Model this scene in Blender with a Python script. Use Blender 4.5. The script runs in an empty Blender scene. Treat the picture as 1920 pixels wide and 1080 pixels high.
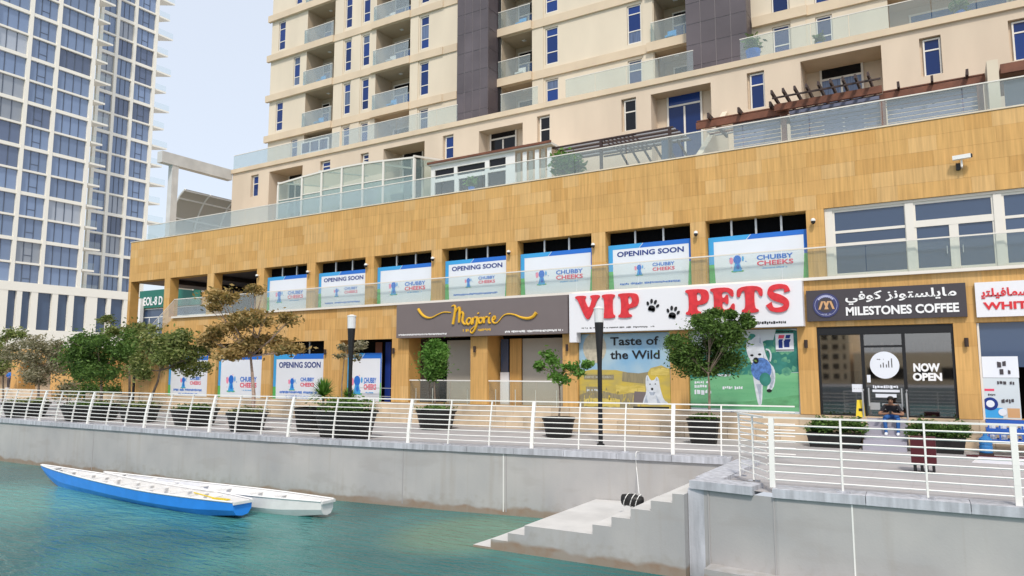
import bpy, math, random
import numpy as np
from mathutils import Vector
random.seed(7); rng = np.random.default_rng(7)
scene = bpy.context.scene
COL = scene.collection
# ---------------------------------------------------------------- camera
FPX = 1350.0; HCAM = 2.52
PITCH = math.atan(153 / FPX); YAW = math.radians(31.0)
Fv = np.array([-math.sin(YAW) * math.cos(PITCH), math.cos(YAW) * math.cos(PITCH), math.sin(PITCH)])
Rv = np.array([math.cos(YAW), math.sin(YAW), 0.0]); Uv = np.cross(Rv, Fv)
CAM = np.array([0.0, 0.0, HCAM])
cd = bpy.data.cameras.new('camera'); cam = bpy.data.objects.new('camera', cd); COL.objects.link(cam)
cd.sensor_width = 36; cd.lens = 36 * FPX / 1920; cd.clip_end = 3000; cd.clip_start = 0.1
cam.location = (0, 0, HCAM); cam.rotation_euler = (math.pi / 2 + PITCH, 0, YAW)
scene.camera = cam
# ---------------------------------------------------------------- light
SUN_EL, SUN_AZ = 50.0, 152.0       # azimuth clockwise from +Y
world = bpy.data.worlds.new('World'); scene.world = world; world.use_nodes = True
wn = world.node_tree.nodes; wl = world.node_tree.links
sky = wn.new('ShaderNodeTexSky'); sky.sky_type = 'NISHITA'; sky.sun_disc = False
sky.sun_elevation = math.radians(SUN_EL); sky.sun_rotation = math.radians(SUN_AZ)
sky.dust_density = 3.0; sky.air_density = 1.0; sky.ozone_density = 1.2
hsv = wn.new('ShaderNodeMixRGB'); hsv.blend_type = 'MIX'; hsv.inputs[0].default_value = 0.55
hsv.inputs[2].default_value = (10.2, 10.9, 12.0, 1)      # bright thin overcast veil
wl.new(sky.outputs[0], hsv.inputs[1]); wl.new(hsv.outputs[0], wn['Background'].inputs[0])
wn['Background'].inputs[1].default_value = 0.10
sd = bpy.data.lights.new('sun', 'SUN'); sun = bpy.data.objects.new('sun', sd); COL.objects.link(sun)
sd.energy = 2.1; sd.angle = math.radians(6); sd.color = (1, 0.93, 0.82)
az, el = math.radians(SUN_AZ), math.radians(SUN_EL)
sv = Vector((math.sin(az) * math.cos(el), math.cos(az) * math.cos(el), math.sin(el)))
sun.rotation_euler = sv.to_track_quat('Z', 'Y').to_euler()
scene.view_settings.view_transform = 'Standard'; scene.view_settings.look = 'None'
scene.view_settings.exposure = 0.24; scene.view_settings.gamma = 1
scene.cycles.max_bounces = 6; scene.cycles.transparent_max_bounces = 24
scene.cycles.use_denoising = True

def ray(x, y): return Fv + Rv * (x - 960) / FPX - Uv * (y - 540) / FPX
def onY(Y, x, y):
    d = ray(x, y); q = CAM + d * (Y / d[1]); return float(q[0]), float(q[2])
def onX(X, x, y):
    d = ray(x, y); q = CAM + d * (X / d[0]); return float(q[1]), float(q[2])
def onZ(z, x, y):
    d = ray(x, y); q = CAM + d * ((z - HCAM) / d[2]); return float(q[0]), float(q[1])
def proj(X, Y, Z):
    v = np.array([X, Y, Z]) - CAM; k = v @ Fv; return 960 + FPX * (v @ Rv) / k, 540 - FPX * (v @ Uv) / k

# ---------------------------------------------------------------- materials
def mat(name, col, rough=0.7, metal=0.0, spec=0.4, var=0.0, vscale=1.0, stretch=(1, 1, 1), bump=0.0, bscale=20, objvar=0.0, col2=None, emit=None, detail=4, lo=0.3, hi=0.7):
    m = bpy.data.materials.new(name); m.use_nodes = True
    nt = m.node_tree; b = nt.nodes['Principled BSDF']
    b.inputs['Roughness'].default_value = rough; b.inputs['Metallic'].default_value = metal
    b.inputs['Specular IOR Level'].default_value = spec
    b.inputs['Base Color'].default_value = (*col, 1)
    geo = None
    if var or col2 or bump:
        geo = nt.nodes.new('ShaderNodeNewGeometry')
        mp = nt.nodes.new('ShaderNodeMapping'); mp.inputs['Scale'].default_value = stretch
        nt.links.new(geo.outputs['Position'], mp.inputs['Vector'])
    src = None
    if var or col2:
        n = nt.nodes.new('ShaderNodeTexNoise'); n.inputs['Scale'].default_value = vscale; n.inputs['Detail'].default_value = detail
        nt.links.new(mp.outputs[0], n.inputs['Vector'])
        r = nt.nodes.new('ShaderNodeMapRange'); r.inputs['From Min'].default_value = lo; r.inputs['From Max'].default_value = hi
        nt.links.new(n.outputs['Fac'], r.inputs['Value'])
        mx = nt.nodes.new('ShaderNodeMixRGB')
        c2 = col2 or tuple(c * (1 - var) for c in col); c1 = col if col2 else tuple(min(1, c * (1 + var)) for c in col)
        mx.inputs[1].default_value = (*c1, 1); mx.inputs[2].default_value = (*c2, 1)
        nt.links.new(r.outputs[0], mx.inputs[0]); src = mx.outputs[0]
    if objvar:
        oi = nt.nodes.new('ShaderNodeObjectInfo'); r = nt.nodes.new('ShaderNodeMapRange')
        r.inputs['To Min'].default_value = 1 - objvar; r.inputs['To Max'].default_value = 1 + objvar
        nt.links.new(oi.outputs['Random'], r.inputs['Value'])
        mu = nt.nodes.new('ShaderNodeMixRGB'); mu.blend_type = 'MULTIPLY'; mu.inputs[0].default_value = 1
        if src: nt.links.new(src, mu.inputs[1])
        else: mu.inputs[1].default_value = (*col, 1)
        nt.links.new(r.outputs[0], mu.inputs[2]); src = mu.outputs[0]
    if src: nt.links.new(src, b.inputs['Base Color'])
    if bump:
        n = nt.nodes.new('ShaderNodeTexNoise'); n.inputs['Scale'].default_value = bscale; n.inputs['Detail'].default_value = 5
        nt.links.new(geo.outputs['Position'], n.inputs['Vector'])
        bp = nt.nodes.new('ShaderNodeBump'); bp.inputs['Strength'].default_value = bump; bp.inputs['Distance'].default_value = 0.02
        nt.links.new(n.outputs['Fac'], bp.inputs['Height']); nt.links.new(bp.outputs[0], b.inputs['Normal'])
    if emit:
        b.inputs['Emission Color'].default_value = (*col, 1); b.inputs['Emission Strength'].default_value = emit
    return m

def glass(name, tint=(0.85, 0.93, 0.92), haze=0.12, hazecol=(0.75, 0.82, 0.82), refl=0.12, fk=1.0):
    m = bpy.data.materials.new(name); m.use_nodes = True; nt = m.node_tree; nt.nodes.clear()
    out = nt.nodes.new('ShaderNodeOutputMaterial')
    t = nt.nodes.new('ShaderNodeBsdfTransparent'); t.inputs[0].default_value = (*tint, 1)
    g = nt.nodes.new('ShaderNodeBsdfGlossy'); g.inputs['Roughness'].default_value = 0.03
    d = nt.nodes.new('ShaderNodeBsdfDiffuse'); d.inputs[0].default_value = (*hazecol, 1)
    a = nt.nodes.new('ShaderNodeMixShader'); a.inputs[0].default_value = haze
    b = nt.nodes.new('ShaderNodeMixShader'); fr = nt.nodes.new('ShaderNodeFresnel'); fr.inputs[0].default_value = 1.45
    ad = nt.nodes.new('ShaderNodeMath'); ad.operation = 'MULTIPLY_ADD'; ad.inputs[1].default_value = fk; ad.inputs[2].default_value = refl; ad.use_clamp = True
    nt.links.new(fr.outputs[0], ad.inputs[0]); nt.links.new(ad.outputs[0], b.inputs[0])
    nt.links.new(t.outputs[0], a.inputs[1]); nt.links.new(d.outputs[0], a.inputs[2])
    nt.links.new(a.outputs[0], b.inputs[1]); nt.links.new(g.outputs[0], b.inputs[2]); nt.links.new(b.outputs[0], out.inputs[0])
    return m

M = {}
STONE = [(0.60, 0.352, 0.122), (0.585, 0.34, 0.118), (0.62, 0.385, 0.155), (0.55, 0.31, 0.10)]
for i, c in enumerate(STONE):
    M['stone%d' % i] = mat('sandstone_%d' % i, c, 0.75, var=0.26, vscale=2.0, stretch=(5.5, 5.5, 0.28), bump=0.12, bscale=14, objvar=0.035, lo=.2, hi=.8)
M['stoneflat'] = mat('sandstone_joint', (0.60, 0.345, 0.105), 0.85, var=0.12, vscale=1.5)
M['plinth'] = mat('plinth_tile', (0.56, 0.44, 0.31), 0.6, var=0.18, vscale=1.3, objvar=0.12)
M['cream'] = mat('cream_render', (0.69, 0.60, 0.475), 0.85, var=0.07, vscale=0.5, stretch=(1, 1, 0.35), bump=0.05)
M['cream2'] = mat('cream_band', (0.65, 0.53, 0.39), 0.85, var=0.07, vscale=0.7)
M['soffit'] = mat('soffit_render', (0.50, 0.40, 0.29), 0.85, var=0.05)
M['creamlow'] = mat('cream_render_low', (0.66, 0.545, 0.425), 0.85, var=0.08, vscale=0.6, stretch=(1, 1, 0.3))
M['darkpanel'] = mat('aubergine_panel', (0.105, 0.088, 0.098), 0.45, var=0.15, vscale=0.6, objvar=0.10)
M['grout'] = mat('panel_joint', (0.30, 0.27, 0.28), 0.8)
M['white'] = mat('white_paint', (0.80, 0.80, 0.78), 0.5, var=0.04, vscale=2)
M['frame'] = mat('cream_white_frame', (0.76, 0.72, 0.66), 0.5)
M['blueglass'] = mat('blue_window_glass', (0.010, 0.035, 0.16), 0.04, spec=0.35, objvar=0.4)
M['curtain'] = mat('curtained_glass', (0.10, 0.14, 0.24), 0.15, spec=0.5, var=.35, vscale=3, stretch=(6, 1, .2), objvar=.4)
M['bluedoor'] = mat('blue_door_glass', (0.02, 0.10, 0.32), 0.05, spec=0.4, objvar=0.3)
M['blackglass'] = mat('dark_window_glass', (0.008, 0.009, 0.012), 0.05, spec=0.3)
M['shopblue'] = mat('grey_blue_glass', (0.045, 0.075, 0.14), 0.04, spec=0.8, objvar=0.2)
M['canopypanel'] = mat('canopy_panel', (0.52, 0.50, 0.45), 0.7)
M['warmblock'] = mat('warm_far_wall', (0.85, 0.66, 0.42), 0.8)
M['furshade'] = mat('fur_shade_print', (0.38, 0.43, 0.52), 0.6, var=.2, vscale=9)
M['leaf_print'] = mat('leaf_print', (0.16, 0.42, 0.24), 0.6, col2=(0.05, 0.22, 0.17), vscale=7)
M['straw_print'] = mat('straw_print', (0.70, 0.56, 0.16), 0.6, col2=(0.50, 0.38, 0.08), vscale=3, stretch=(1, 1, 4))
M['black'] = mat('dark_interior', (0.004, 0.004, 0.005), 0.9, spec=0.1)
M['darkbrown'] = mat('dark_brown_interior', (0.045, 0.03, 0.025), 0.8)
M['balglass'] = glass('balustrade_glass', (0.90, 0.95, 0.95), 0.13, (0.66, 0.72, 0.72), 0.02, .40)
M['terrglass'] = glass('terrace_glass', (0.94, 0.97, 0.96), 0.05, (0.80, 0.82, 0.76), 0.01, .25)
M['roomglass'] = glass('winter_garden_glass', (0.78, 0.90, 0.89), 0.24, (0.50, 0.66, 0.65), 0.03, .6)
M['shopglass'] = glass('shop_glass', (0.50, 0.52, 0.54), 0.02, (0.1, 0.1, 0.12), 0.26)
M['black_metal'] = mat('black_metal', (0.012, 0.012, 0.014), 0.45, spec=0.4)
M['steel'] = mat('brushed_steel', (0.55, 0.56, 0.57), 0.35, metal=0.6)
M['greyslat2'] = mat('blue_grey_shade', (0.20, 0.22, 0.34), 0.5)
M['rust_wood'] = mat('red_brown_timber', (0.17, 0.062, 0.035), 0.6, var=0.25, vscale=3)
M['dark_wood'] = mat('dark_timber', (0.05, 0.03, 0.028), 0.6)
M['greyslat'] = mat('grey_slat', (0.33, 0.33, 0.36), 0.6)
M['concrete'] = mat('promenade_paving', (0.40, 0.385, 0.39), 0.8, var=0.08, vscale=0.8, bump=0.05)
M['coping'] = mat('blue_grey_coping', (0.43, 0.44, 0.48), 0.75, var=0.26, vscale=2.2, stretch=(3, 3, .4), objvar=0.10, bump=0.2)
M['steps'] = mat('step_concrete', (0.57, 0.56, 0.545), 0.8, var=0.10, vscale=1.2, bump=0.1)
M['rail'] = mat('railing_white', (0.82, 0.81, 0.78), 0.4)
M['grey_lav'] = mat('lavender_carpet', (0.36, 0.35, 0.41), 0.9, var=0.06)
M['signgrey'] = mat('taupe_sign', (0.175, 0.145, 0.145), 0.5, var=0.03)
M['signdark'] = mat('charcoal_sign', (0.062, 0.054, 0.062), 0.5)
M['signwhite'] = mat('white_sign', (0.78, 0.78, 0.82), 0.4)
M['gold'] = mat('gold_letter', (0.75, 0.43, 0.03), 0.35)
M['golddark'] = mat('gold_letter_side', (0.30, 0.16, 0.02), 0.4)
M['red'] = mat('red_letter', (0.66, 0.035, 0.045), 0.4, var=0.15, vscale=6)
M['ink'] = mat('black_print', (0.012, 0.012, 0.014), 0.5)
M['navy'] = mat('navy_print', (0.01, 0.035, 0.22), 0.5)
M['pblue'] = mat('blue_print', (0.02, 0.16, 0.62), 0.5)
M['psky'] = mat('azure_print', (0.05, 0.36, 0.75), 0.5)
M['pgreen'] = mat('green_print', (0.10, 0.45, 0.13), 0.5)
M['ppink'] = mat('pink_print', (0.85, 0.28, 0.42), 0.5)
M['pred'] = mat('red_print', (0.75, 0.07, 0.14), 0.5)
M['pwhite'] = mat('white_print', (0.76, 0.79, 0.86), 0.5, var=0.02)
M['white_letter'] = mat('white_letter', (0.85, 0.85, 0.86), 0.4)
M['shutter'] = mat('grey_blind', (0.42, 0.39, 0.345), 0.7, var=0.05)
M['teal_sign'] = mat('teal_sign', (0.02, 0.16, 0.12), 0.5)
M['bark'] = mat('bark', (0.22, 0.17, 0.13), 0.9, var=0.3, vscale=9)
M['palebark'] = mat('pale_bark', (0.38, 0.28, 0.23), 0.9, var=0.3, vscale=9)
M['pot'] = mat('black_planter', (0.014, 0.013, 0.013), 0.5)
M['soil'] = mat('soil', (0.05, 0.035, 0.025), 0.95)
def leafmat(name, c):
    m = mat(name, c, 0.6, var=0.25, vscale=3.0, spec=0.25)
    nt = m.node_tree; b = nt.nodes['Principled BSDF']; out = nt.nodes['Material Output']
    tr = nt.nodes.new('ShaderNodeBsdfTranslucent'); tr.inputs[0].default_value = (c[0] * 1.5, c[1] * 1.5, c[2], 1)
    mx = nt.nodes.new('ShaderNodeMixShader'); mx.inputs[0].default_value = 0.3
    nt.links.new(b.outputs[0], mx.inputs[1]); nt.links.new(tr.outputs[0], mx.inputs[2]); nt.links.new(mx.outputs[0], out.inputs[0])
    return m
LEAF = {
 'green': [leafmat('leaf_green_%d' % i, c) for i, c in enumerate([(0.075, 0.145, 0.03), (0.13, 0.22, 0.055), (0.035, 0.075, 0.018)])],
 'fresh': [leafmat('leaf_fresh_%d' % i, c) for i, c in enumerate([(0.10, 0.23, 0.04), (0.16, 0.30, 0.07), (0.05, 0.13, 0.02)])],
 'olive': [leafmat('leaf_olive_%d' % i, c) for i, c in enumerate([(0.17, 0.215, 0.065), (0.29, 0.31, 0.12), (0.07, 0.10, 0.03)])],
 'autumn': [leafmat('leaf_autumn_%d' % i, c) for i, c in enumerate([(0.31, 0.215, 0.085), (0.45, 0.33, 0.15), (0.14, 0.125, 0.045)])],
 'grey': [leafmat('leaf_grey_%d' % i, c) for i, c in enumerate([(0.26, 0.24, 0.16), (0.36, 0.33, 0.25), (0.13, 0.13, 0.07)])],
}

# ---------------------------------------------------------------- object helpers
WO = {}                                        # world origin of every object
def setp(o, label=None, cat=None, group=None, kind=None):
    if label: o['label'] = label
    if cat: o['category'] = cat
    if group: o['group'] = group
    if kind: o['kind'] = kind
    return o
def link(o, parent, origin):
    COL.objects.link(o); WO[o.name] = Vector(origin)
    if parent is not None:
        o.parent = parent; o.location = Vector(origin) - WO[parent.name]
    else: o.location = origin
    return o
def thing(name, loc, label, cat, group=None):
    o = bpy.data.objects.new(name, None); o.empty_display_size = 0.3
    link(o, None, loc); return setp(o, label, cat, group)
class MB:
    def __init__(s): s.v = []; s.f = []; s.m = []
    def add(s, vs, fs, m=0):
        k = len(s.v); s.v += [tuple(map(float, v)) for v in vs]; s.f += [tuple(i + k for i in f) for f in fs]; s.m += [m] * len(fs)
    def quad(s, a, b, c, d, m=0): s.add([a, b, c, d], [(0, 1, 2, 3)], m)
    def box(s, x0, x1, y0, y1, z0, z1, m=0):
        s.add([(x0, y0, z0), (x1, y0, z0), (x1, y1, z0), (x0, y1, z0), (x0, y0, z1), (x1, y0, z1), (x1, y1, z1), (x0, y1, z1)],
              [(0, 3, 2, 1), (4, 5, 6, 7), (0, 1, 5, 4), (1, 2, 6, 5), (2, 3, 7, 6), (3, 0, 4, 7)], m)
    def beam(s, a, b, w, h, m=0, up=(0, 0, 1), w2=None, h2=None):
        a, b = Vector(a), Vector(b); d = (b - a).normalized(); u = Vector(up)
        sd_ = d.cross(u)
        if sd_.length < 1e-4: sd_ = d.cross(Vector((0, 1, 0)))
        sd_.normalize(); u = sd_.cross(d).normalized(); w2 = w if w2 is None else w2; h2 = h if h2 is None else h2
        vs = [a - sd_ * w / 2 - u * h / 2, a + sd_ * w / 2 - u * h / 2, a + sd_ * w / 2 + u * h / 2, a - sd_ * w / 2 + u * h / 2,
              b - sd_ * w2 / 2 - u * h2 / 2, b + sd_ * w2 / 2 - u * h2 / 2, b + sd_ * w2 / 2 + u * h2 / 2, b - sd_ * w2 / 2 + u * h2 / 2]
        s.add(vs, [(0, 1, 2, 3), (7, 6, 5, 4), (0, 4, 5, 1), (1, 5, 6, 2), (2, 6, 7, 3), (3, 7, 4, 0)], m)
    def tube(s, pts, r, n=6, m=0, caps=True):
        pts = [Vector(p) for p in pts]; rs = r if isinstance(r, (list, tuple)) else [r] * len(pts)
        rings = []
        for i, p in enumerate(pts):
            d = (pts[min(i + 1, len(pts) - 1)] - pts[max(i - 1, 0)]).normalized()
            u = Vector((0, 0, 1)) if abs(d.z) < 0.9 else Vector((0, 1, 0))
            a = d.cross(u).normalized(); b = a.cross(d).normalized()
            rings.append([p + (a * math.cos(t) + b * math.sin(t)) * rs[i] for t in (2 * math.pi * k / n for k in range(n))])
        vs = [v for rg in rings for v in rg]; fs = []
        for i in range(len(pts) - 1):
            for k in range(n):
                fs.append((i * n + k, i * n + (k + 1) % n, (i + 1) * n + (k + 1) % n, (i + 1) * n + k))
        if caps: fs += [tuple(range(n - 1, -1, -1)), tuple(range((len(pts) - 1) * n, len(pts) * n))]
        s.add(vs, fs, m)
    def lathe(s, cx, cy, prof, n=16, m=0):
        s.tube([(cx, cy, z) for r, z in prof], [r for r, z in prof], n, m)
    def polyY(s, pts, y0, y1, m=0):            # polygon in XZ extruded along Y
        n = len(pts); vs = [(x, y0, z) for x, z in pts] + [(x, y1, z) for x, z in pts]
        fs = [tuple(range(n)), tuple(range(2 * n - 1, n - 1, -1))] + [(i, i + n, (i + 1) % n + n, (i + 1) % n) for i in range(n)]
        s.add(vs, fs, m)
    def polyZ(s, pts, z0, z1, m=0):
        n = len(pts); vs = [(x, y, z0) for x, y in pts] + [(x, y, z1) for x, y in pts]
        fs = [tuple(range(n - 1, -1, -1)), tuple(range(n, 2 * n))] + [(i, (i + 1) % n, (i + 1) % n + n, i + n) for i in range(n)]
        s.add(vs, fs, m)
    def build(s, name, mats, parent=None, origin=None, smooth=False):
        if not isinstance(mats, (list, tuple)): mats = [mats]
        a = np.array(s.v)
        if origin is None:
            lo, hi = a.min(0), a.max(0); origin = ((lo[0] + hi[0]) / 2, (lo[1] + hi[1]) / 2, lo[2])
        me = bpy.data.meshes.new(name); me.from_pydata([tuple(p) for p in a - np.array(origin)], [], s.f)
        for mm in mats: me.materials.append(M[mm] if isinstance(mm, str) else mm)
        me.polygons.foreach_set('material_index', s.m)
        if smooth: me.polygons.foreach_set('use_smooth', [True] * len(s.f))
        me.update()
        return link(bpy.data.objects.new(name, me), parent, origin)
UB = {}
def ubox(name, x0, x1, y0, y1, z0, z1, m, parent=None):
    key = m if isinstance(m, str) else m.name
    if key not in UB:
        b = MB(); b.box(-.5, .5, -.5, .5, -.5, .5)
        me = bpy.data.meshes.new('box_' + key); me.from_pydata(b.v, [], b.f); me.materials.append(M[m] if isinstance(m, str) else m); UB[key] = me
    o = bpy.data.objects.new(name, UB[key])
    link(o, parent, ((x0 + x1) / 2, (y0 + y1) / 2, (z0 + z1) / 2))
    o.scale = (abs(x1 - x0), abs(y1 - y0), abs(z1 - z0)); return o
def ubeam(name, a, b, w, h, m, parent=None):
    mb = MB(); mb.beam(a, b, w, h); return mb.build(name, m, parent)

def wall_holes(mb, x0, x1, z0, z1, Y, holes, wm=0):
    """front sheet of a wall at Y with rectangular holes; each hole (hx0,hx1,hz0,hz1,depth,back,side) gets reveals and, if back is not None, a closing sheet"""
    xs = sorted({x0, x1, *[min(max(h[0], x0), x1) for h in holes], *[min(max(h[1], x0), x1) for h in holes]})
    zs = sorted({z0, z1, *[min(max(h[2], z0), z1) for h in holes], *[min(max(h[3], z0), z1) for h in holes]})
    for j in range(len(zs) - 1):
        run = None
        for i in range(len(xs) - 1):
            cx, cz = (xs[i] + xs[i + 1]) / 2, (zs[j] + zs[j + 1]) / 2
            inside = any(h[0] < cx < h[1] and h[2] < cz < h[3] for h in holes)
            if not inside and run is None: run = xs[i]
            if (inside or i == len(xs) - 2) and run is not None:
                xe = xs[i] if inside else xs[i + 1]
                mb.quad((run, Y, zs[j]), (xe, Y, zs[j]), (xe, Y, zs[j + 1]), (run, Y, zs[j + 1]), wm); run = None
    for h in holes:
        a, b, c, d, dep, back = h[:6]; side = h[6] if len(h) > 6 else wm; Y2 = Y + dep
        mb.quad((a, Y, c), (a, Y, d), (a, Y2, d), (a, Y2, c), side); mb.quad((b, Y, c), (b, Y2, c), (b, Y2, d), (b, Y, d), side)
        mb.quad((a, Y, c), (a, Y2, c), (b, Y2, c), (b, Y, c), side)
        mb.quad((a, Y, d), (b, Y, d), (b, Y2, d), (a, Y2, d), h[7] if len(h) > 7 else side)
        if back is not None: mb.quad((a, Y2, c), (b, Y2, c), (b, Y2, d), (a, Y2, d), back)

WMESH = {}
def window(x0, x1, z0, z1, Y, parent, rows=(), cols=(), fm='frame', gm='blueglass', fw=0.07, name='window', gms=None):
    """framed window, its panes are sub-parts. rows: fractions of height (from bottom) with a transom; cols likewise"""
    w, h = x1 - x0, z1 - z0; key = (round(w, 2), round(h, 2), tuple(rows), tuple(cols), fm, fw)
    if key not in WMESH:
        b = MB(); D = 0.08
        b.box(-w / 2, -w / 2 + fw, 0, D, fw, h - fw); b.box(w / 2 - fw, w / 2, 0, D, fw, h - fw)
        b.box(-w / 2, w / 2, 0, D, 0, fw); b.box(-w / 2, w / 2, 0, D, h - fw, h)
        for r in rows: b.box(-w / 2 + fw, w / 2 - fw, 0.01, D - .01, h * r - fw / 2, h * r + fw / 2)
        zr = [0] + list(rows) + [1]
        for c in cols: b.box(-w / 2 + w * c - fw / 2, -w / 2 + w * c + fw / 2, 0.004, D - .004, fw, (h * rows[0] if rows and len(cols) and rows[0] > 0.5 else h) - fw)
        me = bpy.data.meshes.new(name); me.from_pydata(b.v, [], b.f); me.materials.append(M[fm]); WMESH[key] = me
    o = link(bpy.data.objects.new(name, WMESH[key]), parent, ((x0 + x1) / 2, Y, z0))
    zr = [0] + list(rows) + [1]
    for i in range(len(zr) - 1):
        g = gms[i] if gms else gm
        if g == 'blueglass' and random.random() < .16: g = 'curtain'
        ubox('pane', x0 + fw * .4, x1 - fw * .4, Y + .035, Y + .055, z0 + h * zr[i] + fw * .4, z0 + h * zr[i + 1] - fw * .4, g, o)
    return o

FONT = None
def text_geo(s, bold=0.0, font=None):
    c = bpy.data.curves.new('t', 'FONT'); c.body = s; c.offset = bold; c.resolution_u = 3
    o = bpy.data.objects.new('t', c); COL.objects.link(o)
    bpy.context.view_layer.update()
    dg = bpy.context.evaluated_depsgraph_get(); me = bpy.data.meshes.new_from_object(o.evaluated_get(dg))
    vs = np.array([v.co[:2] for v in me.vertices]); fs = [tuple(p.vertices) for p in me.polygons]
    bpy.data.objects.remove(o); bpy.data.curves.remove(c); bpy.data.meshes.remove(me)
    return vs, fs
def fit_geo(vs, x0, x1, z0, z1):
    lo, hi = vs.min(0), vs.max(0)
    return np.column_stack([x0 + (vs[:, 0] - lo[0]) / (hi[0] - lo[0]) * (x1 - x0), z0 + (vs[:, 1] - lo[1]) / (hi[1] - lo[1]) * (z1 - z0)])
def put_text(mb, s, x0, x1, z0, z1, Y, m=0, bold=0.0, depth=0.0):
    vs, fs = text_geo(s, bold); p = fit_geo(vs, x0, x1, z0, z1)
    mb.add([(a, Y - depth, b) for a, b in p], [f[::-1] if False else f for f in fs], m)
    if depth:                                   # side walls from boundary edges
        from collections import Counter
        cnt = Counter(); dirn = {}
        for f in fs:
            for i in range(len(f)):
                e = (f[i], f[(i + 1) % len(f)]); k = tuple(sorted(e)); cnt[k] += 1; dirn[k] = e
        for k, n in cnt.items():
            if n == 1:
                a, b = dirn[k]; mb.quad((p[a][0], Y - depth, p[a][1]), (p[b][0], Y - depth, p[b][1]), (p[b][0], Y, p[b][1]), (p[a][0], Y, p[a][1]), m)
def chaikin(pts, it=2):
    for _ in range(it):
        q = []
        for i in range(len(pts)):
            a, b = pts[i], pts[(i + 1) % len(pts)]
            q += [(a[0] * .75 + b[0] * .25, a[1] * .75 + b[1] * .25), (a[0] * .25 + b[0] * .75, a[1] * .25 + b[1] * .75)]
        pts = q
    return pts
def outline_obj(name, loops, x0, z0, w, h, Y, depth, m, parent):
    """solid letter from unit outlines (even-odd holes) standing on plane Y"""
    c = bpy.data.curves.new(name, 'CURVE'); c.dimensions = '2D'; c.fill_mode = 'BOTH'; c.extrude = depth / 2
    for L in loops:
        sp = c.splines.new('POLY'); sp.points.add(len(L) - 1); sp.use_cyclic_u = True
        for i, (a, b) in enumerate(L): sp.points[i].co = (a * w, b * h, 0, 1)
    t = bpy.data.objects.new('t', c); COL.objects.link(t); bpy.context.view_layer.update()
    me = bpy.data.meshes.new_from_object(t.evaluated_get(bpy.context.evaluated_depsgraph_get()))
    vs = [(x0 + v.co.x, Y - depth / 2 - v.co.z, z0 + v.co.y) for v in me.vertices]; fs = [tuple(p.vertices) for p in me.polygons]
    bpy.data.objects.remove(t); bpy.data.curves.remove(c); bpy.data.meshes.remove(me)
    b = MB(); b.add(vs, fs); return b.build(name, m, parent)
def put_letters(s, x0, x1, z0, z1, Y, m, parent, bold=0.0, depth=0.0, name='letter'):
    """every letter of the line a mesh of its own"""
    n = len(s); vs, fs = text_geo(s, bold); par = list(range(len(vs)))
    def find(a):
        while par[a] != a: par[a] = par[par[a]]; a = par[a]
        return a
    for f in fs:
        for a in f[1:]: par[find(a)] = find(f[0])
    p = fit_geo(vs, x0, x1, z0, z1); isl = {}
    for f in fs: isl.setdefault(find(f[0]), []).append(f)
    boxes = []
    for fl in isl.values():
        ids = sorted({i for f in fl for i in f}); xs_ = [p[i][0] for i in ids]; boxes.append([min(xs_), max(xs_), fl])
    boxes.sort(key=lambda b: b[0]); merged = []
    for b in boxes:
        if merged and b[0] < merged[-1][1] - .3 * (b[1] - b[0]): merged[-1][1] = max(merged[-1][1], b[1]); merged[-1][2] += b[2]
        else: merged.append(b)
    for k, (a, b, fl) in enumerate(merged):
        mb = MB(); ids = sorted({i for f in fl for i in f}); mp_ = {i: j for j, i in enumerate(ids)}
        mb.add([(p[i][0], Y - depth, p[i][1]) for i in ids], [tuple(mp_[i] for i in f) for f in fl])
        if depth:
            cnt = {}
            for f in fl:
                for i in range(len(f)): e = (f[i], f[(i + 1) % len(f)]); kk = tuple(sorted(e)); cnt.setdefault(kk, []).append(e)
            for e in cnt.values():
                if len(e) == 1: u, v = e[0]; mb.quad((p[u][0], Y - depth, p[u][1]), (p[v][0], Y - depth, p[v][1]), (p[v][0], Y, p[v][1]), (p[u][0], Y, p[u][1]))
        mb.build(name, m, parent)
def scribble(mb, x0, x1, z0, z1, Y, m=0, dens=0.7, tilt=0):
    """a line of print too small to read"""
    x = x0; h = z1 - z0
    while x < x1 - h * .3:
        w = h * random.uniform(.25, .6)
        if random.random() < dens:
            a = random.uniform(0, .35); t = tilt * (x - x0)
            mb.quad((x, Y, z0 + h * a + t), (min(x + w, x1), Y, z0 + h * a + t), (min(x + w, x1), Y, z1 - h * random.uniform(0, .3) + t), (x, Y, z1 - h * random.uniform(0, .3) + t), m)
        x += w + h * .15
def catmull(pts, n=6):
    out = []; P = [pts[0]] + list(pts) + [pts[-1]]
    for i in range(1, len(P) - 2):
        for k in range(n):
            t = k / n; q = []
            for d in range(len(pts[0])):
                a, b, c, e = P[i - 1][d], P[i][d], P[i + 1][d], P[i + 2][d]
                q.append(.5 * (2 * b + (c - a) * t + (2 * a - 5 * b + 4 * c - e) * t * t + (3 * b - a - 3 * c + e) * t ** 3))
            out.append(tuple(q))
    out.append(tuple(pts[-1])); return out
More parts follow.
